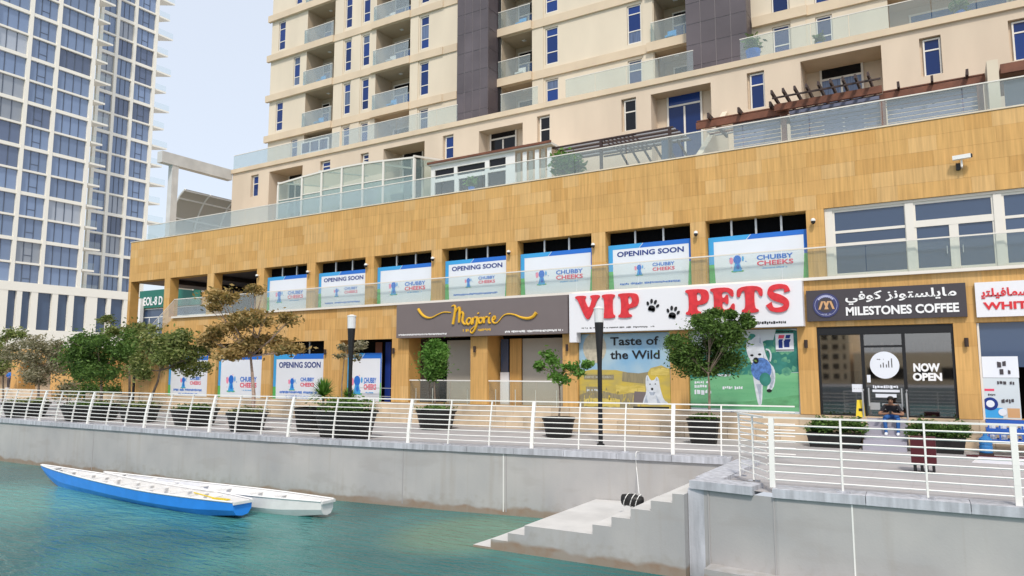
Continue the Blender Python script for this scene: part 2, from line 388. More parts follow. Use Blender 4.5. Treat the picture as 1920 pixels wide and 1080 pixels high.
# ================================================================ SETTING
ZW = -1.95
QUAY = [(-140, 17.6), (-60, 17.85), (-40.5, 17.95), (-33, 18.05), (-24.4, 18.15), (-20.3, 18.35), (-17, 18.75), (-14, 19.1), (-11, 19.6), (-8, 20.05), (-5.25, 20.4)]
FRONT = [(-5.03, 15.95), (-3.14, 15.66), (0.9, 15.82), (6, 16.0), (14, 16.2)]
def qy(x):
    for (a, b), (c, d) in zip(QUAY, QUAY[1:]):
        if a <= x <= c: return b + (d - b) * (x - a) / (c - a)
    return QUAY[0][1] if x < QUAY[0][0] else QUAY[-1][1]
def fy(x):
    for (a, b), (c, d) in zip(FRONT, FRONT[1:]):
        if a <= x <= c: return b + (d - b) * (x - a) / (c - a)
    return FRONT[0][1] if x < FRONT[0][0] else FRONT[-1][1]
LINE = QUAY + FRONT
g = MB()
for (a, b), (c, d) in zip(LINE, LINE[1:]):
    if c > a: g.quad((a, b + .1, 0), (c, d + .1, 0), (c, 30, 0), (a, 30, 0))
g.quad((-140, 30, 0), (14, 30, 0), (14, 400, 0), (-140, 400, 0)); g.quad((-900, 17.6, 0), (-140, 17.7, 0), (-140, 400, 0), (-900, 400, 0)); g.quad((14, 16.3, 0), (400, 16.3, 0), (400, 400, 0), (14, 400, 0))
# gravity joints of the paving in view
setp(g.build('promenade', 'concrete', origin=(0, 0, 0)), kind='structure')
pj = MB()
for k in range(24):
    y = 16.6 + k * .9
    if y < 26.6:
        xs = -5 if y < 20.4 else -30
        if y > 19: xs = -44
        if y > 19 and y < 20.6: xs = -5
        pj.box(max(xs, -44), 8, y, y + .012, 0.001, 0.004)
for k in range(60):
    x = -44 + k * .9
    y0 = (qy(x) if x < -5 else fy(x)) + .6
    pj.box(x, x + .012, y0, 26.6, 0.001, 0.0035)
M['joint'] = mat('paving_joint', (0.38, 0.365, 0.365), 0.9)
setp(pj.build('pavement_joint', 'joint', origin=(0, 0, 0)), kind='structure')

# water ----------------------------------------------------------------
def water_mat():
    m = bpy.data.materials.new('canal_water'); m.use_nodes = True; nt = m.node_tree; b = nt.nodes['Principled BSDF']; L = nt.links.new
    b.inputs['Roughness'].default_value = 0.07; b.inputs['IOR'].default_value = 1.33; b.inputs['Specular IOR Level'].default_value = .45
    geo = nt.nodes.new('ShaderNodeNewGeometry')
    n1 = nt.nodes.new('ShaderNodeTexNoise'); n1.inputs['Scale'].default_value = .11; n1.inputs['Detail'].default_value = 3
    L(geo.outputs['Position'], n1.inputs['Vector'])
    r = nt.nodes.new('ShaderNodeMapRange'); r.inputs['From Min'].default_value = .38; r.inputs['From Max'].default_value = .62; L(n1.outputs['Fac'], r.inputs['Value'])
    mx = nt.nodes.new('ShaderNodeMixRGB'); mx.inputs[1].default_value = (0.018, 0.118, 0.122, 1); mx.inputs[2].default_value = (0.085, 0.29, 0.265, 1); L(r.outputs[0], mx.inputs[0])
    # shallow shelf of the boat ramp seen through the water beside the steps
    def blob(cx, cy, rx, ry):
        s = nt.nodes.new('ShaderNodeMapping'); s.inputs['Location'].default_value = (-cx / rx, -cy / ry, 0); s.inputs['Scale'].default_value = (1 / rx, 1 / ry, 0)
        L(geo.outputs['Position'], s.inputs['Vector']); l = nt.nodes.new('ShaderNodeVectorMath'); l.operation = 'LENGTH'; L(s.outputs[0], l.inputs[0])
        q = nt.nodes.new('ShaderNodeMapRange'); q.inputs['From Min'].default_value = 1.0; q.inputs['From Max'].default_value = .55; L(l.outputs['Value'], q.inputs['Value']); return q.outputs[0]
    m2 = nt.nodes.new('ShaderNodeMixRGB'); m2.inputs[2].default_value = (0.17, 0.27, 0.16, 1); L(mx.outputs[0], m2.inputs[1])
    f = blob(-11.6, 16.9, 2.3, 3.0); ml = nt.nodes.new('ShaderNodeMath'); ml.operation = 'MULTIPLY'; ml.inputs[1].default_value = .55; L(f, ml.inputs[0]); L(ml.outputs[0], m2.inputs[0])
    L(m2.outputs[0], b.inputs['Base Color'])
    # ripples
    mp = nt.nodes.new('ShaderNodeMapping'); mp.inputs['Scale'].default_value = (0.8, 2.6, 1); mp.inputs['Rotation'].default_value = (0, 0, .35); L(geo.outputs['Position'], mp.inputs['Vector'])
    a = nt.nodes.new('ShaderNodeTexNoise'); a.inputs['Scale'].default_value = 1.5; a.inputs['Detail'].default_value = 4; a.inputs['Distortion'].default_value = 0.6; L(mp.outputs[0], a.inputs['Vector'])
    c = nt.nodes.new('ShaderNodeTexNoise'); c.inputs['Scale'].default_value = 6; c.inputs['Detail'].default_value = 3; L(mp.outputs[0], c.inputs['Vector'])
    ad = nt.nodes.new('ShaderNodeMath'); ad.operation = 'MULTIPLY_ADD'; ad.inputs[1].default_value = .22; L(c.outputs['Fac'], ad.inputs[0]); L(a.outputs['Fac'], ad.inputs[2])
    bp = nt.nodes.new('ShaderNodeBump'); bp.inputs['Strength'].default_value = .6; bp.inputs['Distance'].default_value = .13; L(ad.outputs[0], bp.inputs['Height']); L(bp.outputs[0], b.inputs['Normal'])
    return m
M['water'] = water_mat()
w = MB(); w.quad((-400, -120, ZW), (200, -120, ZW), (200, 20.6, ZW), (-400, 20.6, ZW)); setp(w.build('water', 'water', origin=(0, 0, ZW)), kind='structure')

# quay wall ------------------------------------------------------------
def quay_mat():
    m = mat('quay_concrete', (0.455, 0.44, 0.43), 0.8, col2=(0.36, 0.355, 0.36), vscale=.7, detail=6, bump=.12, stretch=(1, 1, .8))
    nt = m.node_tree; b = nt.nodes['Principled BSDF']; L = nt.links.new
    src = b.inputs['Base Color'].links[0].from_socket
    geo = nt.nodes.new('ShaderNodeNewGeometry'); sp = nt.nodes.new('ShaderNodeSeparateXYZ'); L(geo.outputs['Position'], sp.inputs[0])
    n = nt.nodes.new('ShaderNodeTexNoise'); n.inputs['Scale'].default_value = 1.1; n.inputs['Detail'].default_value = 6; L(geo.outputs['Position'], n.inputs['Vector'])
    ad = nt.nodes.new('ShaderNodeMath'); ad.operation = 'MULTIPLY_ADD'; ad.inputs[1].default_value = -.42; L(n.outputs['Fac'], ad.inputs[0]); L(sp.outputs['Z'], ad.inputs[2])
    r = nt.nodes.new('ShaderNodeMapRange'); r.inputs['From Min'].default_value = ZW + .03; r.inputs['From Max'].default_value = ZW - .05; L(ad.outputs[0], r.inputs['Value'])
    mx = nt.nodes.new('ShaderNodeMixRGB'); mx.inputs[2].default_value = (0.27, 0.185, 0.13, 1); L(r.outputs[0], mx.inputs[0]); L(src, mx.inputs[1])
    # damp patches hanging under the coping and dark scuffs
    mp = nt.nodes.new('ShaderNodeMapping'); mp.inputs['Scale'].default_value = (.55, .55, 1.6); L(geo.outputs['Position'], mp.inputs['Vector'])
    n2 = nt.nodes.new('ShaderNodeTexNoise'); n2.inputs['Scale'].default_value = 1.0; n2.inputs['Detail'].default_value = 7; L(mp.outputs[0], n2.inputs['Vector'])
    r2 = nt.nodes.new('ShaderNodeMapRange'); r2.inputs['From Min'].default_value = .58; r2.inputs['From Max'].default_value = .66; r2.inputs['To Max'].default_value = .45; L(n2.outputs['Fac'], r2.inputs['Value'])
    m3 = nt.nodes.new('ShaderNodeMixRGB'); m3.inputs[2].default_value = (0.36, 0.34, 0.33, 1); L(r2.outputs[0], m3.inputs[0]); L(mx.outputs[0], m3.inputs[1])
    mp3 = nt.nodes.new('ShaderNodeMapping'); mp3.inputs['Scale'].default_value = (3.2, 3.2, .22); L(geo.outputs['Position'], mp3.inputs['Vector'])
    n3 = nt.nodes.new('ShaderNodeTexNoise'); n3.inputs['Scale'].default_value = 1.2; n3.inputs['Detail'].default_value = 5; L(mp3.outputs[0], n3.inputs['Vector'])
    r3 = nt.nodes.new('ShaderNodeMapRange'); r3.inputs['From Min'].default_value = .56; r3.inputs['From Max'].default_value = .74; r3.inputs['To Max'].default_value = .38; L(n3.outputs['Fac'], r3.inputs['Value'])
    m4 = nt.nodes.new('ShaderNodeMixRGB'); m4.inputs[2].default_value = (0.34, 0.30, 0.26, 1); L(r3.outputs[0], m4.inputs[0]); L(m3.outputs[0], m4.inputs[1])
    n5 = nt.nodes.new('ShaderNodeTexNoise'); n5.inputs['Scale'].default_value = 4.5; n5.inputs['Detail'].default_value = 8; L(geo.outputs['Position'], n5.inputs['Vector'])
    a5 = nt.nodes.new('ShaderNodeMath'); a5.operation = 'MULTIPLY_ADD'; a5.inputs[1].default_value = -1.5; L(n5.outputs['Fac'], a5.inputs[0]); L(sp.outputs['Z'], a5.inputs[2])
    r5 = nt.nodes.new('ShaderNodeMapRange'); r5.inputs['From Min'].default_value = ZW - .28; r5.inputs['From Max'].default_value = ZW - .75; r5.inputs['To Max'].default_value = .5; L(a5.outputs[0], r5.inputs['Value'])
    m5 = nt.nodes.new('ShaderNodeMixRGB'); m5.inputs[2].default_value = (0.30, 0.27, 0.23, 1); L(r5.outputs[0], m5.inputs[0]); L(m4.outputs[0], m5.inputs[1])
    L(m5.outputs[0], b.inputs['Base Color']); return m
M['quay'] = quay_mat()
qw = MB()
off = 0.07
def wall_strip(pts, z0=-3.2, z1=-.08):
    for (a, b), (c, d) in zip(pts, pts[1:]): qw.quad((a, b, z0), (c, d, z0), (c, d, z1), (a, b, z1))
wall_strip([(x, y + off) for x, y in QUAY] + [(-4.95, 20.45)])
wall_strip([(-4.95, 20.45), (-4.95, 16.02)]); wall_strip([(-4.95, 16.02)] + [(x, y + off) for x, y in FRONT[1:]])
setp(qw.build('quay_wall', 'quay', origin=(0, 0, 0)), kind='structure')
# vertical joints in the wall, each a thin recessed-looking cover strip
for px, py in [(175, 830), (755, 900), (944, 910), (949, 910), (1330, 1000), (1453, 1000), (1600, 1000)]:
    X, Y = onZ(-1.0, px, py)
    for _ in range(3): X, _z = onY((qy(X) if X < -5 else fy(X)) + off, px, py)
    Y = (qy(X) if X < -5 else fy(X)) + off
    o = ubox('wall_joint', X - .015, X + .015, Y - .012, Y + .01, ZW + .1, -.1, 'joint' if px not in (944, 1600) else 'rail'); setp(o, kind='structure')
# corner pier and tide ledge
o = ubox('corner_pier', -5.07, -4.72, 15.98, 16.3, -3, -.08, 'coping'); setp(o, kind='structure')
led = MB(); led.polyZ([(-4.6, 15.45), (-2.5, 15.3), (14, 15.7), (14, 16.4), (-4.6, 16.1)], -3.2, -1.62); setp(led.build('quay_ledge', 'quay', origin=(0, 0, 0)), kind='structure')

# coping: one block per stone
cp = thing('coping', (-20, 18.4, -.08), 'row of blue grey coping stones capping the quay wall under the white railing', 'kerb')
def coping_run(pts, seg, w, lip=0.0, z1=.1, z0=-.08):
    dists = [0]
    for p, q in zip(pts, pts[1:]): dists.append(dists[-1] + math.dist(p, q))
    def at(s):
        for i in range(len(pts) - 1):
            if s <= dists[i + 1] or i == len(pts) - 2:
                t = (s - dists[i]) / (dists[i + 1] - dists[i]); return tuple(pts[i][k] + (pts[i + 1][k] - pts[i][k]) * t for k in (0, 1))
    n = int(dists[-1] / seg)
    for i in range(n):
        a, b = at(dists[-1] * i / n + .006), at(dists[-1] * (i + 1) / n - .006)
        dx, dy = b[0] - a[0], b[1] - a[1]; l = math.hypot(dx, dy); nx, ny = -dy / l * w, dx / l * w
        mb = MB(); mb.polyZ([a, b, (b[0] + nx, b[1] + ny), (a[0] + nx, a[1] + ny)], z0, z1 + random.uniform(-.004, .004)); mb.build('coping_stone', 'coping', cp)
coping_run([p for p in QUAY if p[0] >= -60], 1.6, .62)
coping_run([(-5.03, 15.95), (-3.62, 15.72)], 1.4, .62)
coping_run([(-3.22, 15.67)] + FRONT[2:], 1.7, .62)
coping_run([(-4.43, 20.3), (-4.43, 16.5)][::-1], 1.9, .62)

# stairs ---------------------------------------------------------------
st = thing('quay_stairs', (-7.5, 17.5, ZW), 'pale concrete steps with a wide landing going down into the turquoise water', 'stairs')
SX = [(-10.54, -1.80), (-10.07, -1.53), (-9.57, -1.29), (-9.1, -1.05)]      # left x of each tread, its height
prof = [(-10.60, -1.90), (-10.07, -1.70), (-9.57, -1.50), (-9.09, -1.27), (-7.27, -1.05), (-6.79, -.83), (-6.32, -.60), (-5.84, -.38), (-5.34, -.185)]
for i, (x, z) in enumerate(prof):
    xe = prof[i + 1][0] if i + 1 < len(prof) else -5.08
    o = MB(); sk = .02
    o.polyZ([(x, 15.72 - sk * (x + 5) * 0), (xe, 15.72), (xe, qy(xe) + .05), (x + (0.22 if i == 0 else 0), qy(x) + .05)], -3.2, z)
    o.m[1] = 1; o.build('landing' if i == 3 else 'step', ['quay', 'steps'], st)  # treads paler than the sides: light falling on top put into the colour

# ---------------------------------------------------------------- railings
def rail_thing(name, label, base, posts, h0=0.16, h1=1.42, lean=.26, nr=8, ends=None, zb=.1):
    """base: polyline of the foot line; posts: list of (x,y,thick)"""
    r = thing(name, (base[len(base) // 2][0], base[len(base) // 2][1], zb), label, 'railing', 'white steel railings along the quay')
    def nrm(i):
        a, b = base[max(i - 1, 0)], base[min(i + 1, len(base) - 1)]; l = math.dist(a, b); return (-(b[1] - a[1]) / l, (b[0] - a[0]) / l)
    def bend(t): return lean * (t ** 1.5)
    for k in range(nr + 1):
        t = k / nr; hh = h0 + (h1 - h0) * t; pts = []
        for i, (x, y) in enumerate(base):
            nx, ny = nrm(i); pts.append((x + nx * bend(t), y + ny * bend(t), zb + hh))
        mb = MB()
        if k == nr:
            for a, b in zip(pts, pts[1:]): mb.beam(a, b, .075, .035)
        else: mb.tube(pts, .017, 5)
        mb.build('handrail' if k == nr else 'rail', 'rail', r)
    for (x, y, nx, ny, th) in posts:
        mb = MB(); N = 4; w = .105 if th else .035
        for q in range(N):
            t0, t1 = q / N, (q + 1) / N
            a = (x + nx * bend(t0), y + ny * bend(t0), zb + t0 * (h1 - .015)); b = (x + nx * bend(t1), y + ny * bend(t1), zb + t1 * (h1 - .015))
            mb.beam(a, b, w if th else w, .085 if th else .06, 0, up=(nx, ny, 0))
        if not th: mb.box(x - .13, x + .13, y - .03, y + .03, zb + .001, zb + .03, 1)
        mb.build('post', ['rail', 'coping'], r)
    return r
def solve_rear(px):
    lo, hi = -60, -5.3
    for _ in range(50):
        mid = (lo + hi) / 2
        if proj(mid, qy(mid) + .2, .1)[0] < px: lo = mid
        else: hi = mid
    return lo
xs = sorted(set([-60, -50] + list(np.linspace(-44, -5.4, 34))))
base = [(x, qy(x) + .2) for x in xs] + [(-4.6, 20.62), (-3.6, 20.7)]
rp = []
for px, th in [(20, 1), (0, 0), (47, 0), (74, 1), (104, 0), (134, 0), (164, 1), (199, 0), (234, 0), (270, 1), (310, 0), (350, 0), (392, 1), (440, 0), (489, 0), (540, 1), (624, 0), (692, 0), (765, 1), (840, 0), (917, 0), (997, 1), (1085, 0), (1172, 0), (1262, 1), (1353, 0)]:
    x = solve_rear(px); e = .1; d = qy(x + e) - qy(x - e); l = math.hypot(2 * e, d); rp.append((x, qy(x) + .2, -d / l, 2 * e / l, th and px != 20))
rail_thing('quay_railing', 'long white steel railing with eight thin bars curving along the rear quay to the left', base, rp)
# front railing
fb = [(-3.32, 15.86), (-2, 15.92), (0.9, 16.0), (6, 16.2), (12, 16.35)]
fp = []
for px, th in [(1443, 1), (1585, 0), (1741, 0), (1911, 1)]:
    X, _ = onZ(.1, px, 918 if px < 1500 else (919 if px < 1600 else 933 if px < 1800 else 948)); fp.append((X, fy(X) + .19, -.03, 1, th))
fp += [(2.3, 16.1, -.03, 1, 0), (3.7, 16.12, -.03, 1, 0), (5.1, 16.15, -.03, 1, 1)]
rail_thing('quay_railing', 'nearest white steel railing on the right above the front quay wall', fb, fp, lean=.10)
rb = [(-3.36, 15.95), (-3.75, 16.5), (-4.2, 17.15)]
rail_thing('quay_railing', 'short white railing return beside the top of the quay steps', rb, [(-4.2, 17.15, 0, 0, 0), (-3.75, 16.5, 0, 0, 0)], lean=0.0, nr=9)
# ================================================================ PODIUM
FY = 27.0; ZT = 10.76; ZL = 5.72; ZO = 8.15; ZS = 0.96; ZG = 3.99
pod = thing('retail_podium', (-20, FY, 0), 'two storey sandstone clad shopping podium with dark openings along the promenade', 'building')
def X(px, py, Y=FY): return onY(Y, px, py)[0]
UP = [(246, 309, 524), (320, 389, 517), (402, 482, 507), (496, 576, 497), (592, 685.5, 487), (702, 809, 475), (829, 949, 461), (970, 1109, 446), (1134.5, 1294, 426), (1322, 1511, 405)]
UPX = [(X(a, y), X(b, y)) for a, b, y in UP]
WX0 = X(1544, 391)
holes = []
for i, (a, b) in enumerate(UPX):
    if i < 3: holes.append((a, b, ZL - (1.5 if i == 0 else 0), ZO, .55, None))
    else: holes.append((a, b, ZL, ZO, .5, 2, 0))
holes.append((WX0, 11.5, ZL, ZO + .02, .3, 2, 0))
# ground openings: x pixel left/right at y 700
GP = {'L1': (311, 389), 'L2': (404, 490), 'L3': (507, 606), 'L4': (636, 734), 'M1': (766, 882), 'M2': (914, 1055), 'V1': (1083, 1257), 'V2': (1290.5, 1498), 'C': (1534.5, 1793), 'W': (1837, 2060)}
GX = {k: (X(a, 700), X(b, 700)) for k, (a, b) in GP.items()}
for k, (a, b) in GX.items():
    top = 4.12 if k in ('L1', 'L2', 'L3', 'L4', 'M1', 'M2') else ZG
    bot = .55 if k in ('L1', 'L2', 'L3', 'V1', 'V2') else (ZS if k != 'L4' else .3)
    dep = {'M1': 1.3, 'M2': 1.3, 'L4': 1.0, 'C': 2.5, 'W': 1.6}.get(k, .35)
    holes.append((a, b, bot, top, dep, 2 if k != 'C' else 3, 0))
pw = MB(); wall_holes(pw, -45.28, 12, 0, ZT, FY + .03, holes, 0)
pw.quad((-45.28, FY + .03, ZO), (-45.28, 45, ZO), (-45.28, 45, ZT), (-45.28, FY + .03, ZT), 0); pw.quad((-45.28, FY + .03, 0), (-45.28, FY + .6, 0), (-45.28, FY + .6, ZO), (-45.28, FY + .03, ZO), 0)
pw.quad((-45.28, FY + .03, ZT), (12, FY + .03, ZT), (12, FY + .4, ZT), (-45.28, FY + .4, ZT), 0)
pw.quad((-45.28, FY + .4, ZT - 1.05), (12, FY + .4, ZT - 1.05), (12, 33, ZT - 1.05), (-45.28, 45, ZT - 1.05), 1)
pw.quad((-45.28, FY + .4, ZT), (12, FY + .4, ZT), (12, FY + .4, ZT - 1.05), (-45.28, FY + .4, ZT - 1.05), 1)
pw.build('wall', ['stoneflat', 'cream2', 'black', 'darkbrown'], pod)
# cladding slabs ---------------------------------------------------------
rows = [.98, 1.74, 2.5, 3.25, 4.0, 4.57, 5.14, 5.70, 6.3, 6.92, 7.54, 8.16, 8.68, 9.2, 9.72, 10.24, 10.75]
slabs = []
HR = [(h[0], h[1], h[2], h[3]) for h in holes]
for j in range(len(rows) - 1):
    z0, z1 = rows[j], rows[j + 1]; zc = (z0 + z1) / 2
    blocked = sorted([(a, b) for a, b, c, d in HR if c < zc + .2 and d > zc - .05 and not (c > zc or d < zc)])
    free = []; x = -45.28
    for a, b in blocked:
        if a > x: free.append((x, a))
        x = max(x, b)
    if x < 4.2: free.append((x, 4.2))
    for a, b in free:
        b = min(b, 4.2); n = max(1, round((b - a) / random.uniform(.6, .85)))
        cuts = [a] + sorted(a + (b - a) * (k + random.uniform(-.22, .22)) / n for k in range(1, n)) + [b]
        for c, d in zip(cuts, cuts[1:]): slabs.append((c, d, z0, z1))
slabs.sort(key=lambda s: (s[2] < 8.1) * 30 + math.hypot((s[0] + s[1]) / 2, FY))
rest = MB()
for i, (a, b, c, d) in enumerate(slabs):
    k = random.choices([0, 1, 2, 3], [4, 3, 2.2, 1.6])[0]; gap = .0018; y = FY - random.uniform(0, .0035)
    if i < 290: ubox('stone_slab', a + gap, b - gap, y, FY + .028, c + gap, d - gap, 'stone%d' % k, pod)
    else: rest.box(a + gap, b - gap, y, FY + .028, c + gap, d - gap, k)
setp(rest.build('stone_cladding', ['stone0', 'stone1', 'stone2', 'stone3'], pod), kind='stuff')
# parapet coping, ledge edge
ubox('parapet_cap', -45.33, 12, FY - .03, FY + .45, ZT + .002, ZT + .05, 'cream', pod)
ubox('ledge_edge', X(325, 594), 12, FY - .14, FY + .02, ZL - .09, ZL + .01, 'frame', pod)
# plinth tiles in front of the shops
pl = MB(); PX0, PX1 = X(160, 760), 12
z = 0; 
for j, (z0, z1) in enumerate([(0, .5), (.5, .955)]):
    x = PX0
    while x < 4.0:
        w_ = random.uniform(.75, 1.05)
        blockd = any(a < x + w_ / 2 < b and c < (z0 + z1) / 2 < d for a, b, c, d in HR) 
        if not blockd: ubox('plinth_tile', x + .006, x + w_ - .006, FY - .04, FY + .03, z0 + .004, z1 - .004, 'plinth', pod)
        x += w_
pl.quad((PX0, FY + .02, 0), (12, FY + .02, 0), (12, FY + .02, .97), (PX0, FY + .02, .97)); pl.build('plinth', 'plinth', pod)
# mullions above the posters, black behind
for i in range(3, 10):
    a, b = UPX[i]; n = 3 if i == 9 else 2
    for k in range(n):
        x = a + (b - a) * (k + 1) / (n + 1); ubox('mullion', x - .035, x + .035, FY + .30, FY + .38, ZL, ZO - .01, 'steel', pod)
# upper right shop window ------------------------------------------------
def shopfront(x0, x1, z0, z1, Y):
    pass
wy = FY + .14
cols = [(1546, 1703, 'fixed'), (1712, 1869, 'door'), (1880, 2040, 'fixed')]
for a, b, t in cols:
    xa, xb = X(a, 430, wy), X(b, 430, wy)
    if t == 'fixed': window(xa + (.25 if a < 1600 else 0), xb, ZL + .03, ZO - .06, wy, pod, rows=(.47, .66), gm='shopblue', fw=.09, name='window', gms=['shopblue', 'shopblue', 'shopblue'])
    else:
        window(xa, xb, ZL + .03, ZO - .06, wy, pod, rows=(.68,), cols=(.5,), gm='shopblue', fw=.10, name='glazed_door')
        ubox('transom', xa, xb, wy - .02, wy + .10, ZL + 1.50, ZL + 1.72, 'frame', pod)
        ubox('door_stile', (xa + xb) / 2 - .13, (xa + xb) / 2 + .13, wy - .015, wy + .06, ZL + .05, ZL + 1.5, 'frame', pod)
        for s in (-1, 1): ubox('door_handle', (xa + xb) / 2 + s * .22 - .012, (xa + xb) / 2 + s * .22 + .012, wy - .06, wy - .03, ZL + .55, ZL + .80, 'steel', pod)
ubox('window_jamb', WX0 + .01, WX0 + .26, wy - .05, wy + .12, ZL + .02, ZO - .05, 'frame', pod)
ubox('window_head', WX0, 11.4, wy - .06, wy + .1, ZO - .07, ZO + .01, 'frame', pod)
for px in (1707, 1874): ubox('window_post', X(px - 8, 430, wy), X(px + 8, 430, wy), wy - .05, wy + .11, ZL + .02, ZO - .08, 'frame', pod)
# terrace balustrade -----------------------------------------------------
RZ = 6.77; gl0 = X(330, 573)
n = 17
for k in range(n):
    a = gl0 + (6 - gl0) * k / n; b = gl0 + (6 - gl0) * (k + 1) / n
    ubox('balustrade_pane', a + .012, b - .012, FY - .12, FY - .105, ZL + .01, RZ - .02, 'terrglass', pod)
ubox('balustrade_rail', gl0, 12, FY - .135, FY - .09, RZ - .02, RZ + .025, 'frame', pod)
mb = MB(); a = (gl0, FY - .11); b = (X(288, 610), FY - .11)
mb.quad((a[0], a[1], ZL), (b[0], b[1], 4.1), (b[0], b[1], 5.3), (a[0], a[1], RZ)); mb.build('stair_balustrade_pane', 'terrglass', pod)
mb = MB(); mb.beam((a[0], a[1], RZ), (b[0], b[1], 5.3), .03, .03); mb.build('balustrade_rail', 'frame', pod)
# parapet glass on the roof terrace
PZ = 11.77; g0 = X(272, 447)
n = 22
for k in range(n):
    a = g0 + (8 - g0) * k / n; b = g0 + (8 - g0) * (k + 1) / n
    ubox('parapet_pane', a + .012, b - .012, FY + .16, FY + .175, ZT + .04, PZ - .02, 'balglass', pod)
ubox('parapet_rail', g0, 12, FY + .145, FY + .19, PZ - .02, PZ + .02, 'frame', pod)
# arcade behind the three open bays ---------------------------------------
ac = MB()
ac.quad((-45.2, FY + .55, ZO), (UPX[3][0] - .3, FY + .55, ZO), (UPX[3][0] - .3, 36, ZO), (-45.2, 36, ZO), 1)
wxl, wxr = onY(35.7, 259, 560)[0], onY(35.7, 392, 560)[0]
ac.quad((wxl, 35.7, 0), (wxr, 35.7, 0), (wxr, 35.7, 8.6), (wxl, 35.7, 8.6), 0); ac.quad((wxl, 35.7, 0), (wxl, 35.7, 8.6), (wxl, 45, 8.6), (wxl, 45, 0), 0)
ac.quad((wxr, 35.7, 0), (UPX[3][0] - .3, 35.7, 0), (UPX[3][0] - .3, 35.7, ZO), (wxr, 35.7, ZO), 1)
ac.quad((UPX[3][0] - .3, FY + .5, 3), (UPX[3][0] - .3, 36, 3), (UPX[3][0] - .3, 36, 9), (UPX[3][0] - .3, FY + .5, 9), 2)
ac.build('arcade_wall', ['stone1', 'signdark', 'darkbrown'], pod)
ubox('white_post', onY(35.2, 257.5, 560)[0], onY(35.2, 264, 560)[0], 35.2, 35.5, 0, 8.4, 'white', pod)
for i in range(3): ubox('ceiling_beam', UPX[i][1] - .2, UPX[i][1] + .1, FY + .56, 35.9, ZO - .25, ZO - .01, 'darkbrown', pod)
ubox('arcade_floor', X(325, 594), UPX[3][0], FY + .6, 35.9, ZL - .3, ZL - .02, 'concrete', pod)
AY = 35.5
x0, z1 = onY(AY, 262, 553); x1, z0 = onY(AY, 306, 579); x2, _ = onY(AY, 375, 560)
sg = thing('shop_sign', ((x0 + x1) / 2, AY, z0), 'teal green sign board with white letters seen through the leftmost arcade bay', 'sign')
mb = MB(); mb.box(x0, x2, AY, AY + .1, z0 + .15, z1 + .3); mb.build('board', 'teal_sign', sg)
put_letters('EOL-8 D', onY(AY, 270, 565)[0], onY(AY, 305, 565)[0], z0 + .35, z1 - .25, AY - .01, 'white_letter', sg, bold=.02, depth=.03)
window(x0, x1 + .3, z0 - 2.3, z0 + .1, AY + .15, pod, rows=(.7,), cols=(.35, .7), fm='white', gm='shopblue', name='window')
window(x1 + .8, x2 + 1.2, z0 - 2.3, z0 + .1, AY + .15, pod, rows=(.7,), cols=(.5,), fm='white', gm='shopblue', name='window')
# ================================================================ BANNERS AND SIGNS
def emblem(mb, cx, cz, s, Y, mats, flip=False):
    """plain blue toy shape with a pink balloon: stand-in print"""
    def ell(x, z, rx, rz, m, dy):
        n = 18; mb.add([(x + rx * math.cos(2 * math.pi * k / n), Y - dy, z + rz * math.sin(2 * math.pi * k / n)) for k in range(n)], [tuple(range(n))], m)
    ell(cx - .55 * s, cz + .25 * s, .18 * s, .32 * s, mats['pink'], .001)
    ell(cx + .52 * s, cz + .38 * s, .10 * s, .25 * s, mats['sky'], .001)
    ell(cx - .25 * s, cz - .78 * s, .35 * s, .09 * s, mats['green'], .001); ell(cx + .3 * s, cz - .78 * s, .3 * s, .08 * s, mats['green'], .0012)
    mb.add([(cx - .42 * s, Y - .002, cz - .8 * s), (cx + .42 * s, Y - .002, cz - .8 * s), (cx + .2 * s, Y - .002, cz + .1 * s), (cx - .2 * s, Y - .002, cz + .1 * s)], [(0, 1, 2, 3)], mats['sky'])
    ell(cx, cz + .32 * s, .36 * s, .42 * s, mats['blue'], .003); ell(cx + .05 * s, cz - .35 * s, .16 * s, .25 * s, mats['blue'], .0035)
    for k in range(5): a = k * 1.3; ell(cx + math.cos(a) * .8 * s, cz + .1 * s + math.sin(a) * .7 * s, .05 * s, .05 * s, mats['pink'] if k % 2 else mats['blue'], .001)
BM = ['pwhite', 'pblue', 'psky', 'pgreen', 'navy', 'ppink', 'pred']
